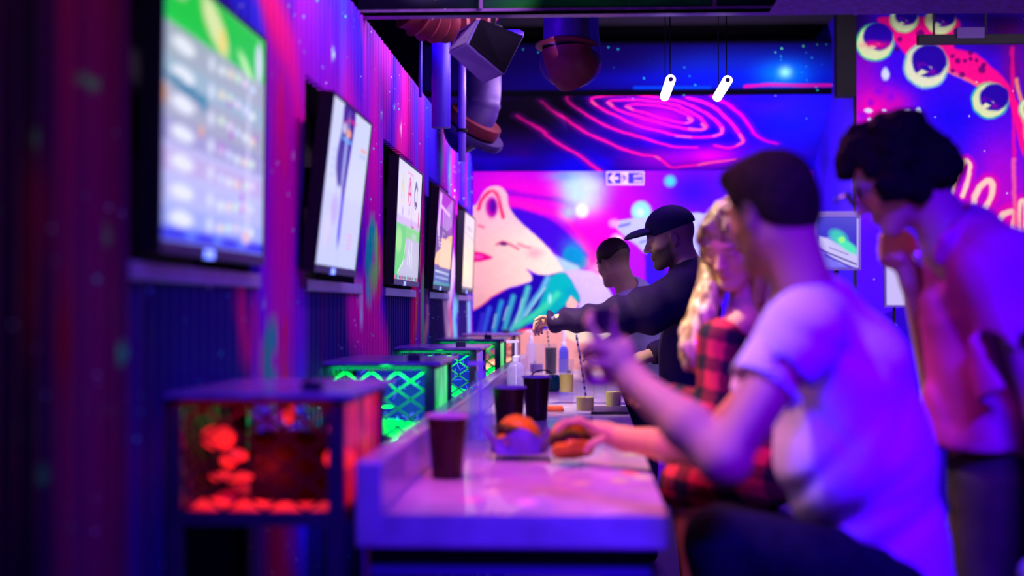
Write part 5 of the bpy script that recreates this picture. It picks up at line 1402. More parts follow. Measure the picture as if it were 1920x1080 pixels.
# ---------------------------------------------------------------- blonde woman in red plaid
def woman():
    t = person((.42,4.15,0), 'blonde long-haired woman in a red and black plaid dress looking down at the counter')
    H = Head(A_(1374,457,4.13), (-.50,-.74,-.46), (-.12,-.30,1), .95)
    lat = (.55,-.8,0)
    B = Sculpt((.08,3.65,.0), (.80,4.55,1.74), .0062)
    H.sculpt(B)
    nb = A_(1402,592,4.18); B.cone(H.w((0,-.035,-.06)), nb, .044, .048, .025)
    tor = [nb, A_(1400,690,4.2), A_(1405,790,4.2), A_(1412,880,4.2)]
    B.chain(tor, [.05,.085,.078,.10], .04, ax=(.35,.94,0), ratio=1.3)
    SN, SF = A_(1345,640,4.04), A_(1440,630,4.30)
    B.cone(nb, SN, .042, .046, .03); B.cone(nb, SF, .042, .046, .03)
    EN, WN = A_(1338,770,3.98), A_(1228,738,4.12)
    B.cone(SN, EN, .040, .034, .02); B.cone(EN, WN, .034, .023, .02)
    B.cone(WN, A_(1205,738,4.14), .023, .026, .015)
    for i in range(4): finger(B, [A_(1204,732+i*4,4.12+.018*i), A_(1188,738+i*4,4.12+.02*i), A_(1180,750+i*2,4.12+.02*i)], .0078, .0062)
    finger(B, [A_(1212,746,4.10), A_(1200,758,4.09), A_(1192,762,4.09)], .009, .007)
    EF, WF = A_(1440,760,4.32), A_(1330,770,4.40)
    B.cone(SF, EF, .038, .032, .02); B.cone(EF, WF, .032, .022, .02); B.ell(WF, (.03,.025,.018), None, .02)
    hN, hF = A_(1415,890,4.08), A_(1425,890,4.30); kN, kF = A_(1285,905,3.98), A_(1295,895,4.28)
    for hp, kn in ((hN,kN),(hF,kF)):
        B.cone(hp, kn, .078, .052, .03); B.cone(kn, (kn[0]+.05,kn[1],.46), .050, .032, .02); B.cone((kn[0]+.06,kn[1],.42), (kn[0]-.07,kn[1],.40), .030, .024, .02)
    B.mesh('body', m_skin, t, skin_col((.70,.40,.22), [(H, dict(lips=(.50,.10,.14), brow=(.12,.06,.04)))]))
    # hair: crown and long falling lengths
    S = Sculpt((.10,3.78,.98), (.62,4.42,1.74), .0052)
    S.ell(H.w((0,-.018,.042)), (.082,.100,.088), H.R, .01)
    for sx in (1,-1): S.chain([tuple(H.w(q)) for q in ((0,.050,.108),(sx*.034,.066,.082),(sx*.062,.056,.040),(sx*.078,.030,-.02))], [.018,.020,.021,.022], .012)
    S.ell(H.w((0,.120,-.045)), (.054,.070,.095), H.R, .02, True)
    side = -1
    crown = H.w((-.045,.040,.085))
    for sx, pts, rs in ((1, [H.w((.072,.015,.045)), H.w((.086,.0,-.03)), A_(1322,545,4.17), A_(1314,630,4.12), A_(1308,690,4.06)], [.024,.020,.022,.026,.014]),
                        (1, [H.w((.075,.0,.03)), H.w((.085,-.01,-.06)), A_(1318,590,4.08), A_(1300,650,4.06), A_(1292,682,4.06)], [.032,.028,.034,.036,.020]),
                        (1, [H.w((.05,-.08,-.02)), A_(1318,580,4.16), A_(1296,620,4.13), A_(1284,668,4.12)], [.04,.036,.030,.016]),
                        (1, [H.w((-.060,.030,.045)), H.w((-.082,.015,-.03)), A_(1432,560,4.12), A_(1436,640,4.14), A_(1440,700,4.14)], [.028,.026,.030,.032,.018]),
                        (1, [H.w((0,-.09,-.02)), A_(1420,580,4.26), A_(1430,680,4.28)], [.05,.05,.04])):
        S.chain([tuple(p) for p in pts], rs, .015)
    S.fold(strand_noise((-.15,0,1), 80, .009, 6))
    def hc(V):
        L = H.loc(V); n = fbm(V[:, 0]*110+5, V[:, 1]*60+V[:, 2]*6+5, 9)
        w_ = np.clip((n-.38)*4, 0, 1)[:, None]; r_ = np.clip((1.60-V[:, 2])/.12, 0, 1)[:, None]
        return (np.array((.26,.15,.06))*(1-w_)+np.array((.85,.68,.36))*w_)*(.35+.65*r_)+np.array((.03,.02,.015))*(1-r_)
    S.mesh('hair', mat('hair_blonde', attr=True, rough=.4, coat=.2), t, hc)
    # dress with plaid
    T = Sculpt((.10,3.80,.72), (.82,4.60,1.36), .0065)
    T.chain([A_(1402,640,4.19), A_(1400,700,4.2), A_(1405,790,4.2), A_(1412,880,4.2)], [.062,.100,.092,.115], .04, ax=(.35,.94,0), ratio=1.3)
    T.cone(A_(1400,655,4.19), SN, .055, .056, .03); T.cone(A_(1400,650,4.19), SF, .055, .056, .03)
    wr = tuple(np.array(EN)*.25+np.array(WN)*.75); T.cone(SN, EN, .056, .050, .03); T.cone(EN, wr, .050, .040, .02, cut=True)
    T.cone(SF, EF, .054, .048, .03); T.cone(EF, tuple(np.array(EF)*.3+np.array(WF)*.7), .048, .04, .02, cut=True)
    for hp, kn in ((hN,kN),(hF,kF)): T.cone(hp, kn, .095, .075, .04)
    T.cone(H.w((0,-.03,-.06)), A_(1398,615,4.16), .052, .068, .008, sub=True)
    T.fold(cloth(12, .005, 33))
    def plaid(V):
        u = V[:, 0]*.8-V[:, 1]*.6; v = V[:, 2]+.25*V[:, 0]
        s1 = (np.sin(u*2*np.pi/.075) > .15).astype(float); s2 = (np.sin(v*2*np.pi/.085+1) > .15).astype(float)
        k = (s1+s2)/2
        c = np.where(k[:, None] < .25, np.array((.62,.025,.06)), np.where(k[:, None] < .75, np.array((.16,.008,.03)), np.array((.012,.006,.02))))
        top = smooth01(1.19-V[:, 2], .03)[:, None]
        return c
    T.mesh('plaid_dress', mat('plaid_cloth', attr=True, rough=.85), t, plaid)
    ring = [tuple(np.array(nb)+np.array(q)) for q in [(.056*math.cos(a_), .054*math.sin(a_), .020+.012*math.sin(a_)) for a_ in np.linspace(0, 2*math.pi, 26)[:-1]]]
    MB().tube(ring, .0045, 8, closed=True).build('choker', mat('pearl', (.95,.9,.7), .3, spec=.6), t, True)
    g = mat('gold', (.8,.55,.25), .25, metal=.8)
    c0 = np.array(nb)+np.array((-.045,-.05,0)); 
    MB().tube([tuple(c0), tuple(c0+(-.012,-.035,-.045)), tuple(c0+(-.014,-.045,-.085))], .002, 6).ell(c0+(-.012,-.046,-.045), (.011,.005,.013), 12, 8).ell(c0+(-.014,-.050,-.088), (.009,.005,.013), 12, 8).build('gold_necklace', g, t, True)
woman()
stool(.47, 4.20, .785, 'black bar stool under the woman in red plaid')

# ---------------------------------------------------------------- bearded man with the navy cap
def man_cap():
    t = person((.41,6.4,0), 'bearded man in a navy cap and black jacket reaching his arm across the counter')
    H = Head(A_(1256,449,6.4), (-.97,-.02,-.22), (-.2,0,1), 1.02)
    lat = (0,1,0)
    B = Sculpt((-.32,6.0,0), (.66,6.78,1.82), .0065)
    H.sculpt(B)
    nb = A_(1292,512,6.42); B.cone(H.w((0,-.035,-.05)), nb, .054, .062, .03)
    B.chain([nb, A_(1292,580,6.42), A_(1290,660,6.42), A_(1290,730,6.42)], [.06,.095,.095,.10], .04, ax=lat, ratio=1.4)
    SN, SF = A_(1278,545,6.24), A_(1290,545,6.60)
    EN, WN = A_(1162,588,6.18), A_(1036,602,6.30)
    B.cone(nb, SN, .05, .05, .03); B.cone(nb, SF, .05, .05, .03)
    B.cone(SN, EN, .045, .038, .02); B.cone(EN, WN, .038, .026, .02)
    B.ell(A_(1020,602,6.30), (.036,.024,.024), np.array(Matrix.Rotation(-.4,3,'Y')), .015)
    finger(B, [A_(1012,600,6.27), A_(1003,606,6.26), A_(1001,618,6.26), A_(1004,628,6.27)], .0088, .007)
    finger(B, [A_(1012,603,6.29), A_(1005,612,6.285), A_(1006,624,6.285)], .0088, .007)
    finger(B, [A_(1014,606,6.31), A_(1008,616,6.31), A_(1010,628,6.31)], .0088, .007)
    finger(B, [A_(1018,608,6.33), A_(1014,618,6.33), A_(1016,626,6.33)], .0082, .0065)
    finger(B, [A_(1026,596,6.27), A_(1014,594,6.25), A_(1004,600,6.24)], .0095, .0075)
    EF, WF = A_(1262,650,6.62), A_(1200,672,6.55)
    B.cone(SF, EF, .045, .038, .02); B.cone(EF, WF, .038, .026, .02); B.ell(WF, (.035,.03,.025), None, .02)
    for dy in (-.10,.10):
        hp = (nb[0]+.01, 6.42+dy, .93); B.cone(hp, (hp[0],hp[1],.50), .08, .055, .03); B.cone((hp[0],hp[1],.50), (hp[0]+.02,hp[1],.09), .052, .036, .02); B.cone((hp[0]+.02,hp[1],.045), (hp[0]-.14,hp[1],.035), .034, .028, .02)
    B.mesh('body', m_skin, t, skin_col((.64,.36,.22), [(H, dict(beard=.92, hair=(.035,.020,.020), fade=.35))]))
    # cap
    S = Sculpt(H.c-np.array((.30,.16,.12)), H.c+np.array((.18,.16,.20)), .005)
    S.ell(H.w((0,-.012,.052)), (.090,.110,.092), H.R, .01); S.half(H.w((0,0,.034)), -(H.R@np.array((0,.16,1))), k=.004)
    S.mesh('cap_crown', mat('cap_navy', (.012,.010,.055), .75), t)
    S = Sculpt(H.c-np.array((.30,.16,.12)), H.c+np.array((.18,.16,.20)), .0042)
    S.ell(H.w((0,.108,.040)), (.072,.082,.030), H.R, .01); S.ell(H.w((0,.100,.018)), (.085,.100,.036), H.R, .004, True)
    S.half(H.w((0,.075,.03)), -(H.R@np.array((0,1,0))), k=.003); 
    S.mesh('cap_brim', mat('cap_navy', (.012,.010,.055), .75), t)
    Rm = Matrix(H.R.tolist())
    MB().box((-.006,-.001,-.006),(.006,.001,.006)).raw([],[])
    MB().ell(H.w((.078,-.070,.048)), (.003,.005,.010), 10, 8, Rm).build('cap_buckle', mat('gold', (.8,.55,.25), .25, metal=.8), t, True)
    MB().ell(H.w((.060,-.095,.048)), (.006,.012,.008), 10, 8, Rm).build('cap_logo', mat('logo_pink', (.7,.05,.3), .5), t, True)
    # jacket
    T = Sculpt((-.30,5.98,.78), (.66,6.82,1.62), .0065)
    T.chain([A_(1294,515,6.42), A_(1294,580,6.42), A_(1288,660,6.42), A_(1286,745,6.42)], [.082,.118,.116,.122], .04, ax=lat, ratio=1.35)
    T.cone(A_(1290,522,6.42), SN, .075, .088, .04); T.cone(A_(1290,522,6.42), SF, .075, .075, .04)
    T.chain([A_(1272,556,6.26), A_(1215,582,6.20), A_(1165,592,6.18), A_(1100,598,6.24)], [.098,.096,.078,.054], .03); T.cone(A_(1100,598,6.24), A_(1032,603,6.30), .054, .045, .02, cut=True)
    T.cone(A_(1045,602,6.29), A_(1022,604,6.31), .038, .040, .003, sub=True)
    T.cone(SF, EF, .07, .06, .03); T.cone(EF, tuple(np.array(EF)*.3+np.array(WF)*.7), .06, .045, .02, cut=True)
    T.cone(H.w((0,-.03,-.05)), A_(1290,512,6.42), .060, .070, .006, sub=True)
    T.half((0,0,.86), (0,0,-1))
    T.fold(lambda x, y, z: .006*np.sin(x*62+z*20+4*fbm(x*8+9, z*8+9, 3))*np.clip((.35-x)/.2, 0, 1)); T.fold(cloth(13, .004, 3))
    T.mesh('jacket', mat('black_jacket', (.030,.014,.060), .62, spec=.05), t)
    MB().ell(A_(1037,597,6.245), (.008,.004,.008), 10, 8).build('cuff_button', mat('silver', (.85,.75,.9), .15, metal=.8), t, True)
    J = Sculpt((.18,6.18,.07), (.62,6.66,1.02), .009)
    for dy in (-.10,.10):
        hp = (nb[0]+.01, 6.42+dy, .93); J.cone(hp, (hp[0],hp[1],.50), .10, .075, .03); J.cone((hp[0],hp[1],.50), (hp[0]+.02,hp[1],.10), .072, .06, .02, cut=True)
    J.mesh('trousers', mat('black_trousers', (.012,.008,.020), .85), t)
    for dy in (-.10,.10):
        x_, y_ = nb[0]+.03, 6.42+dy
        S = Sculpt((x_-.24,y_-.08,-.01), (x_+.08,y_+.08,.15), .009)
        S.cone((x_+.01,y_,.055), (x_-.16,y_,.045), .046, .038, .02); S.cone((x_,y_,.06), (x_,y_,.11), .042, .042, .02); S.half((0,0,.004), (0,0,-1)); S.mesh('shoe', mat('shoe_dark', (.03,.03,.04), .5), t)
man_cap()

# ---------------------------------------------------------------- far man in the pale hooded top
def man_far():
    t = person((.26,8.0,0), 'dark-haired man in a pale hooded top, farthest along the counter with his back turned')
    H = Head(A_(1150,493,8.0), (-.66,.72,-.25), (-.22,.1,1), 1.0)
    lat = (-.35,.93,0)
    B = Sculpt((-.10,7.60,0), (.62,8.42,1.82), .008)
    H.sculpt(B)
    nb = A_(1180,552,8.02); B.cone(H.w((0,-.035,-.05)), nb, .054, .060, .03)
    B.chain([nb, A_(1196,600,8.03), A_(1200,660,8.03), A_(1202,720,8.03)], [.06,.092,.09,.095], .04, ax=lat, ratio=1.4)
    SN, SF = A_(1172,580,7.85), A_(1196,572,8.22); EN, WN = A_(1168,650,7.86), A_(1120,668,7.95); EF, WF = A_(1165,640,8.3), A_(1120,660,8.25)
    for a_, b_, c_ in ((SN,EN,WN),(SF,EF,WF)):
        B.cone(nb, a_, .05, .05, .03); B.cone(a_, b_, .044, .038, .02); B.cone(b_, c_, .038, .026, .02)
        B.ell(c_, (.034,.026,.022), None, .015)
        for i in range(4): finger(B, [(c_[0]-.02,c_[1]-.024+.016*i,c_[2]), (c_[0]-.055,c_[1]-.026+.017*i,c_[2]-.006), (c_[0]-.075,c_[1]-.026+.017*i,c_[2]-.026)], .0088, .0072)
        finger(B, [(c_[0],c_[1]-.025,c_[2]), (c_[0]-.03,c_[1]-.045,c_[2]-.01), (c_[0]-.05,c_[1]-.045,c_[2]-.02)], .0095, .0075)
    for dy in (-.10,.10):
        hp = (.285, 8.03+dy, .92); B.cone(hp, (hp[0],hp[1],.50), .08, .055, .03); B.cone((hp[0],hp[1],.50), (hp[0]+.02,hp[1],.09), .052, .036, .02); B.cone((hp[0]+.02,hp[1],.045), (hp[0]-.14,hp[1],.035), .034, .028, .02)
    B.mesh('body', m_skin, t, skin_col((.62,.36,.22), [(H, dict(fade=.75, hair=(.03,.018,.015)))]))
    S = Sculpt(H.c-.2, H.c+.2, .006)
    S.ell(H.w((0,-.014,.042)), (.083,.103,.092), H.R, .01); S.ell(H.w((0,-.07,.0)), (.066,.045,.065), H.R, .03)
    S.half(H.w((0,0,-.022)), -(H.R@np.array((0,.6,1))), k=.03); S.half(H.w((0,.085,.04)), H.R@np.array((0,1,-.3)), k=.02)
    S.fold(strand_noise(H.R@np.array((0,.8,.5)), 50, .003, 3)); S.mesh('hair', mat('hair_dark', (.022,.012,.012), .55), t)
    T = Sculpt((-.02,7.62,.80), (.62,8.46,1.56), .008)
    T.chain([A_(1184,558,8.02), A_(1198,600,8.03), A_(1202,660,8.03), A_(1204,725,8.03)], [.085,.112,.108,.112], .04, ax=lat, ratio=1.3)
    T.ell(A_(1197,540,8.06), (.085,.10,.05), np.array(Matrix.Rotation(.5,3,'Y')), .02)
    for a_, b_, c_ in ((SN,EN,WN),(SF,EF,WF)):
        T.cone(A_(1186,562,8.02), a_, .07, .072, .04); T.cone(a_, b_, .066, .058, .03); T.cone(b_, tuple(np.array(b_)*.25+np.array(c_)*.75), .058, .045, .02, cut=True)
    T.cone(H.w((0,-.03,-.05)), A_(1178,548,8.01), .060, .072, .008, sub=True); T.half((0,0,.87), (0,0,-1)); T.fold(cloth(12, .006, 43))
    T.mesh('hooded_top', mat('pale_fleece', (.66,.62,.80), .9, spec=.05), t)
    J = Sculpt((.10,7.80,.07), (.48,8.26,1.0), .01)
    for dy in (-.10,.10):
        hp = (.285, 8.03+dy, .92); J.cone(hp, (hp[0],hp[1],.50), .10, .075, .03); J.cone((hp[0],hp[1],.50), (hp[0]+.02,hp[1],.10), .072, .06, .02, cut=True)
    J.mesh('trousers', mat('blue_jeans', (.05,.05,.16), .85), t)
    for dy in (-.10,.10):
        x_, y_ = .305, 8.03+dy
        S = Sculpt((x_-.24,y_-.08,-.01), (x_+.08,y_+.08,.15), .01)
        S.cone((x_+.01,y_,.055), (x_-.16,y_,.045), .046, .038, .02); S.cone((x_,y_,.06), (x_,y_,.11), .042, .042, .02); S.half((0,0,.004), (0,0,-1)); S.mesh('shoe', mat('shoe_dark', (.03,.03,.04), .5), t)
man_far()
# ================================================================== THINGS ON THE COUNTER
m_red = mat('cup_red', (.045,.002,.004), .35, coat=.2)
m_rim = mat('cup_rim', (.55,.30,.60), .3)
m_drink = mat('drink_dark', (.06,.005,.01), .1, coat=.4)
m_glass = mat('clear_glass', (.80,.78,1.0), .04, alpha=.10, spec=.9, coat=.6)
m_clear = mat('clear_plastic', (.62,.55,1.0), .12, alpha=.32, spec=.7, coat=.4)
m_juice = mat('yellow_drink', (1.0,.92,.01), .6, spec=.05)
def on(px, Y): return ((px-VX)/F*Y, Y, TZ+.001)
def red_cup(px, Y, rt, h, label):
    x, y, z = on(px, Y)
    t = thing('drinking_cup', (x,y,z), label, 'cup', 'dark red drinking cups on the counter')
    rb = rt*.72
    MB().lathe([(.001,.001),(rb,0),(rb+.002,.004),(rb+(rt-rb)*.33,h*.33),(rb+(rt-rb)*.36,h*.35),(rb+(rt-rb)*.7,h*.70),(rt-.001,h*.965),(rt-.005,h*.965),(rb,.006),(.001,.006)], (x,y,z), 36).build('cup_wall', m_red, t, True)
    MB().tube([(x+rt*math.cos(a_), y+rt*math.sin(a_), z+h*.975) for a_ in [k*math.pi/16 for k in range(32)]], .0035, 8, closed=True).build('rim', m_rim, t, True)
    MB().lathe([(.001,h*.84),(rt*.95,h*.84)], (x,y,z), 32).build('drink', m_drink, t)
red_cup(838, 3.57, .049, .153, 'dark red cup nearest the viewpoint, against the raised ledge')
red_cup(955, 4.78, .053, .158, 'dark red cup behind the burgers, left of the closely paired two')
red_cup(1006, 5.46, .051, .160, 'dark red cup behind the burgers, right of the closely paired two')
def pump_bottle(px, Y, r, h, ht, label, col=None, square=False):
    x, y, z = on(px, Y)
    t = thing('pump_bottle', (x,y,z), label, 'pump bottle', 'clear pump bottles on the counter')
    m_ = col or m_clear
    MB().lathe([(.001,0),(r*.95,0),(r,.006),(r,h*.82),(r*.8,h*.93),(r*.38,h),(.001,h)], (x,y,z), 4 if square else 30, Matrix.Rotation(math.pi/4,3,'Z') if square else None).build('bottle', m_, t, not square)
    MB().lathe([(.001,h),(r*.42,h),(r*.42,h+.022),(r*.2,h+.026),(r*.2,ht-.014),(.001,ht-.014)], (x,y,z), 20).build('pump', mat('pump_white', (.70,.62,.90), .35), t, True)
    MB().bar((x+.012,y,z+ht-.008),(x-r*1.05,y,z+ht-.010),.012,.012).build('nozzle', mat('pump_white', (.70,.62,.90), .35), t)
    MB().tube([(x,y,z+.01),(x,y,z+h)], .003, 8).build('dip_tube', mat('pump_white', (.70,.62,.90), .35), t, True)
    return t
pump_bottle(901, 4.62, .037, .190, .245, 'clear pump bottle beside the nearest dark red cup')
pump_bottle(968, 6.35, .040, .180, .275, 'clear pump bottle behind the two paired red cups')
MB_l = MB(); x_, y_, z_ = on(958, 6.30)
pump_bottle(996, 9.65, .030, .20, .27, 'clear pump bottle at the far end, under the reaching hand')
pump_bottle(1057, 9.55, .042, .165, .30, 'blue square pump bottle at the far end', mat('blue_liquid', (.12,.10,.75), .15, trans=.3), True)
def tumbler(px, Y, r, h, label, liquid=None, lv=0, straw=None, ice=0):
    x, y, z = on(px, Y)
    t = thing('glass_tumbler', (x,y,z), label, 'glass', 'glass tumblers on the counter')
    MB().lathe([(.001,0),(r*.9,0),(r,h),(r-.003,h),(r*.9-.003,.012),(.001,.012)], (x,y,z), 30).build('tumbler_wall', m_glass, t, True)
    if liquid:
        MB().lathe([(.001,.013),(r*.9-.0045,.013),(r*(.9+.1*lv)-.0045,h*lv),(.001,h*lv)], (x,y,z), 28).build('drink', liquid, t, True)
    rr = random.Random(int(px))
    for k in range(ice):
        a_ = rr.random()*6.28; q = (x+r*.4*math.cos(a_), y+r*.4*math.sin(a_), z+h*(lv+.03+.05*k))
        MB().box((-.011,-.011,-.011),(.011,.011,.011), Euler((rr.random()*3,rr.random()*3,rr.random()*3)).to_matrix(), q).build('ice_cube', m_glass, t, bevel=.002)
    if straw:
        (sx, sz) = straw; a = Vector((x-sx*.3,y,z+.02)); b = Vector((x+sx,y,z+sz)); n = 12
        st = MB().tube([a, b], .0036, 10).build('straw', mat('straw_white', (.85,.8,.9), .4), t, True)
        mb = MB()
        for k in range(0, n):
            p0 = a.lerp(b, (k+.15)/n); p1 = a.lerp(b, (k+.60)/n)
            mb.tube([p0, p1], .0040, 10)
        mb.build('straw_stripes', mat('straw_black', (.01,.008,.02), .5), st, True)
    return t
tumbler(1062, 7.05, .038, .168, 'glass of yellow drink with clear ice, left of the striped straw', m_juice, .56, None, 3)
tumbler(1097, 5.77, .040, .130, 'frosted glass of yellow drink holding a black and white striped straw', m_juice, .5, (-.034, .305))
tumbler(1150, 5.85, .036, .125, 'glass of yellow drink on the black tray', m_juice, .55)
tumbler(1125, 5.95, .030, .100, 'small empty clear glass on the black tray')
tumbler(1006, 9.15, .047, .190, 'tall clear glass at the far end, before the reaching hand', mat('violet_drink', (.25,.08,.65), .1, trans=.6), .35, None, 2)
tumbler(1033, 8.95, .040, .195, 'lidded glass of dark drink with a striped straw under the reaching hand', m_drink, .88, (-.03, .33))
# black tray under two glasses
x, y, z = on(1148, 5.9)
for o_ in [o for o in C.objects if o.type == 'EMPTY' and o.get('label', '').endswith('on the black tray')]:
    o_.location.z += .012
tr = MB().box((.006,5.74,z),(.150,6.10,z+.010)).build('serving_tray', mat('tray_black', (.012,.008,.02), .3, coat=.3), bevel=.003)
tag(tr, 'black rectangular tray carrying two glasses near the counter edge', 'tray')
x, y, z = on(1062, 6.45)
tag(MB().lathe([(.001,0),(.032,0),(.044,.040),(.040,.040),(.028,.008),(.001,.008)], (x,y,z), 28).build('glass_dish', m_glass, smooth=True), 'low clear glass dish in front of the iced yellow drink', 'dish')
x, y, z = on(1018, 8.1)
t = thing('serving_dish', (x,y,z), 'shallow red dish with a dark curved handle at the far counter', 'dish')
MB().lathe([(.001,0),(.05,0),(.082,.024),(.078,.024),(.048,.005),(.001,.005)], (x,y,z), 32).build('bowl', mat('dish_red', (.75,.03,.06), .25, coat=.4), t, True)
MB().tube(smooth_pts([(x-.07,y,z+.024),(x-.045,y,z+.06),(x+.02,y,z+.07),(x+.07,y,z+.026)], 5), .004, 8).build('handle', m_black, t, True)
x, y, z = on(1038, 7.35)
tag(MB().lathe([(.001,0),(.026,0),(.038,.03),(.036,.062),(.024,.08),(.001,.08)], (x,y,z), 24).build('jar', mat('jar_green', (.0,.16,.12), .2, coat=.4), smooth=True), 'small dark green jar left of the iced yellow drink', 'jar')
x, y, z = on(1040, 5.95)
nb_ = MB().box((x-.05,y-.06,z),(x+.035,y+.05,z+.012)).box((x-.045,y-.05,z+.012),(x+.03,y+.04,z+.018)).build('napkin', mat('napkin_orange', (.95,.16,.04), .7, noise=.2), bevel=.004)
tag(nb_, 'folded orange napkin lying beside the right of the paired red cups', 'napkin')
# burgers
def burger(px, Y, s, R, label, wrapper):
    x, y, z = on(px, Y)
    t = thing('burger', (x,y,z), label, 'burger', 'burgers on the counter')
    c = Vector((x,y,z+.060*s))
    M3 = R
    def disc(prof, name, m, rag=0.0, seed=1):
        rr = random.Random(seed); n = 34; vs = []
        wob = [1+rag*math.sin(5*k*2*math.pi/n+seed)+rag*rr.uniform(-.5,.5) for k in range(n)]
        for (r, h_) in prof:
            for k in range(n):
                a_ = 2*math.pi*k/n; vs.append(M3@Vector((r*wob[k]*s*math.cos(a_), r*wob[k]*s*math.sin(a_), h_*s+rag*.03*s*math.sin(7*a_)))+c)
        fs = [(i*n+k, i*n+(k+1)%n, (i+1)*n+(k+1)%n, (i+1)*n+k) for i in range(len(prof)-1) for k in range(n)]
        MB().raw(vs, fs).build(name, m, t, True)
    disc([(.001,.042),(.022,.040),(.038,.030),(.048,.016),(.050,.007),(.046,.002),(.001,.002)], 'bun_top', mat('bun', (.85,.31,.008), .45, noise=.2, nscale=40, coat=.15), .02, 2)
    disc([(.001,.003),(.052,.002),(.056,-.001),(.052,-.003),(.001,-.002)], 'salad_leaf', mat('salad', (.22,.30,.04), .6), .10, 4)
    disc([(.001,-.003),(.048,-.003),(.051,-.010),(.047,-.018),(.001,-.018)], 'patty', mat('patty', (.10,.02,.015), .6, noise=.4, nscale=60), .04, 5)
    disc([(.001,-.018),(.047,-.018),(.050,-.028),(.044,-.038),(.001,-.040)], 'bun_base', mat('bun', (.85,.31,.008), .45), .02, 6)
    if wrapper:
        V = []; n = 40; m = 12
        for i in range(m+1):
            f_ = i/m
            for k in range(n):
                a_ = 2*math.pi*k/n; r = (.050+.016*f_+.006*math.sin(a_*5+f_*4)+.004*math.sin(a_*11+2))*s
                hh = (-.046+.050*f_*(1+.25*math.sin(a_*4+1)))*s
                V.append(Vector((r*math.cos(a_)*1.15, r*math.sin(a_), hh))+c)
        V.append(Vector((0,0,-.046*s))+c)
        fs = [(i*n+k, i*n+(k+1)%n, (i+1)*n+(k+1)%n, (i+1)*n+k) for i in range(m) for k in range(n)]+[(len(V)-1,(k+1)%n,k) for k in range(n)]
        MB().raw(V, fs).build('wrapper', mat('wrapper_violet', (.25,.12,.45), .6), t, True)
burger(972, 4.03, 1.15, Euler((-.25,.28,0)).to_matrix(), 'burger in a violet paper wrapper, beside the clear pump bottle', True)
burger(1072, 3.90, 1.15, Euler((-.35,-.10,0)).to_matrix(), 'orange-brown burger held under the right hand of the man in white', False)

# screens and stool on the right
def wall_screen(px0, px1, py0, py1, Y, label, painter, dim=1.0):
    a = at(px0, py1, Y); b = at(px1, py0, Y); W, H_ = b.x-a.x, b.z-a.z
    t = thing('display_screen', (a.x+W/2, Y, a.z), label, 'display screen', 'display screens in front of the planets mural')
    nu, nv = 90, 80
    U, V_ = np.meshgrid(np.linspace(0, 1, nu), np.linspace(0, 1, nv))
    V = np.stack([a.x+U*W, np.full_like(U, Y-.001), a.z+V_*H_], -1).reshape(-1, 3)
    p = Paint(U.ravel(), V_.ravel(), lin(10,0,200)); painter(p)
    np_mesh('screen', V, grid(nu, nv), mat('screen_light', (0.02,.02,.02), .3, es=.95, attr=True, emit_attr=True), t, p.c)
    MB().box((a.x-.012,Y,a.z-.012),(b.x+.012,Y+.04,b.z+.03)).box((a.x-.012,Y-.006,b.z),(b.x+.012,Y,b.z+.03)).box((b.x,Y-.006,a.z-.012),(b.x+.012,Y,b.z)).box((a.x-.012,Y-.006,a.z-.012),(a.x,Y,b.z)).build('bezel', mat('screen_frame', (.20,.12,.55), .35), t)
    MB().box((a.x+W*.45,Y+.04,0),(a.x+W*.55,Y+.075,b.z)).box((a.x+W*.2,Y-.10,0),(a.x+W*.8,Y+.2,.015)).build('stand', m_black, t)
def sp1(p):
    p.c[:] = np.array(lin(8,0,205)); p.poly([(0,.55),(.35,.62),(.60,.52),(1,.30),(1,0),(0,0)], lin(120,110,250), .05)
    p.poly([(.05,.62),(.25,.58),(.75,.40),(1,.22),(1,.0),(.55,.08),(.05,.42)], lin(205,195,255), .04)
    p.blob(.52,.60,.22,.13,lin(0,200,190),.7,-.4); p.blob(.75,.42,.28,.09,lin(60,235,190),.7,-.5); p.blob(.60,.55,.08,.06,lin(150,255,120),.7)
    p.stroke([(.05,.37),(1,.05)],.03,lin(50,20,160),.02); p.stroke([(.3,.40),(.75,.26)],.02,lin(120,110,190),.02); p.stroke([(.2,.25),(.9,-.02)],.04,lin(60,30,200),.03)
    p.stroke([(.985,0),(.985,.95)],.05,lin(190,170,255),.03)
wall_screen(1527, 1604, 408, 503, 8.3, 'lit display screen with blue and green picture behind the man in white', sp1)
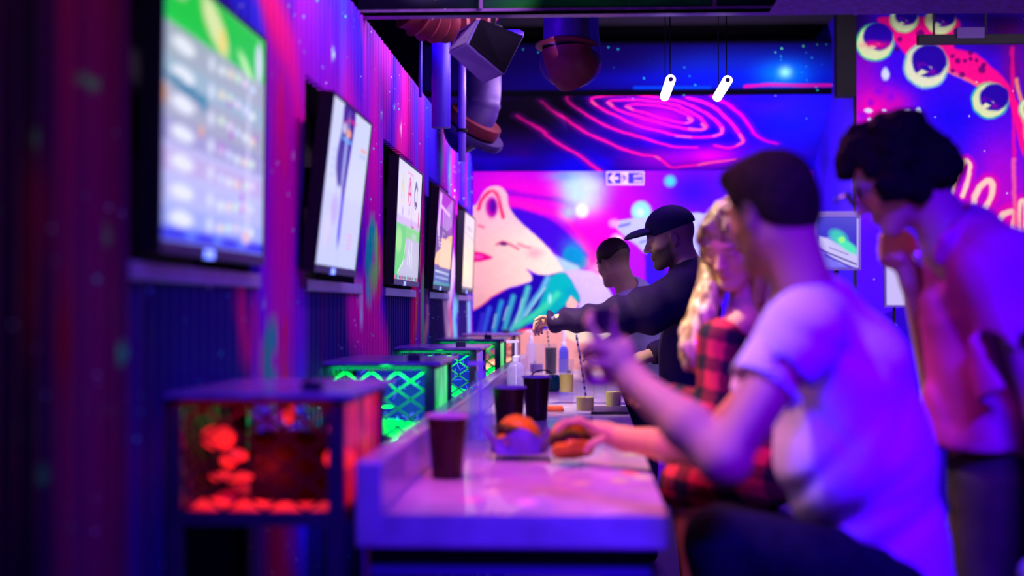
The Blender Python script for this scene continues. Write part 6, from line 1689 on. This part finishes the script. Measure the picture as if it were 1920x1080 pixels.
wall_screen(1655, 1690, 500, 572, 8.3, 'small plain white lit display behind the bent arm of the man in purple', lambda p: p.mix(np.ones(len(p.a)), lin(205,190,255)))

def spotted_stool(x, y, h):
    t = thing('bar_stool', (x,y,0), 'bar stool with a lavender black-spotted cushion at the bottom right corner', 'bar stool')
    nv, n = 24, 64; V = []; 
    prof = [(.002,h),(.04,h),(.08,h-.001),(.11,h-.004),(.135,h-.012),(.148,h-.026),(.150,h-.042),(.142,h-.058),(.12,h-.065),(.002,h-.065)]
    prof = smooth_pts(prof, 4)
    for (r, z_) in prof:
        for k in range(n): V.append((x+r*math.cos(2*math.pi*k/n), y+r*math.sin(2*math.pi*k/n), z_))
    V = np.array(V); Q = np.array([(i*n+(k+1)%n, i*n+k, (i+1)*n+k, (i+1)*n+(k+1)%n) for i in range(len(prof)-1) for k in range(n)])[:, ::-1]
    p = Paint(V[:, 0]+.4*(V[:, 2]-h)*0, V[:, 1], lin(165,130,230))
    rr = random.Random(3)
    for k in range(26):
        a_, r_ = rr.random()*6.28, .14*math.sqrt(rr.random()); p.blob(x+r_*math.cos(a_), y+r_*math.sin(a_), .013, .011, (.01,.005,.02), .3)
    np_mesh('cushion', V, Q, mat('spotted_fabric', attr=True, rough=.8), t, p.c)
    mf = mat('stool_steel', (.12,.10,.16), .35, metal=.6)
    MB().lathe([(.001,h-.075),(.14,h-.075),(.14,h-.066),(.001,h-.066)], (x,y,0), 32).build('seat_pan', mf, t)
    for i in range(4):
        a_ = math.pi/4+i*math.pi/2
        MB().tube([(x+.10*math.cos(a_),y+.10*math.sin(a_),h-.075),(x+.19*math.cos(a_),y+.19*math.sin(a_),0)], .012, 10).build('leg', mf, t, True)
spotted_stool(.895, 2.62, .925)

c_ = at(1129, 617, 2.965)
tag(MB().lathe([(.001,0),(.018,0),(.024,.042),(.022,.042),(.016,.004),(.001,.004)], c_, 26).build('sauce_pot', mat('pot_plum', (.05,.004,.035), .4), smooth=True),
    'small plum-coloured pot held up between the fingers of the man in white', 'sauce pot')
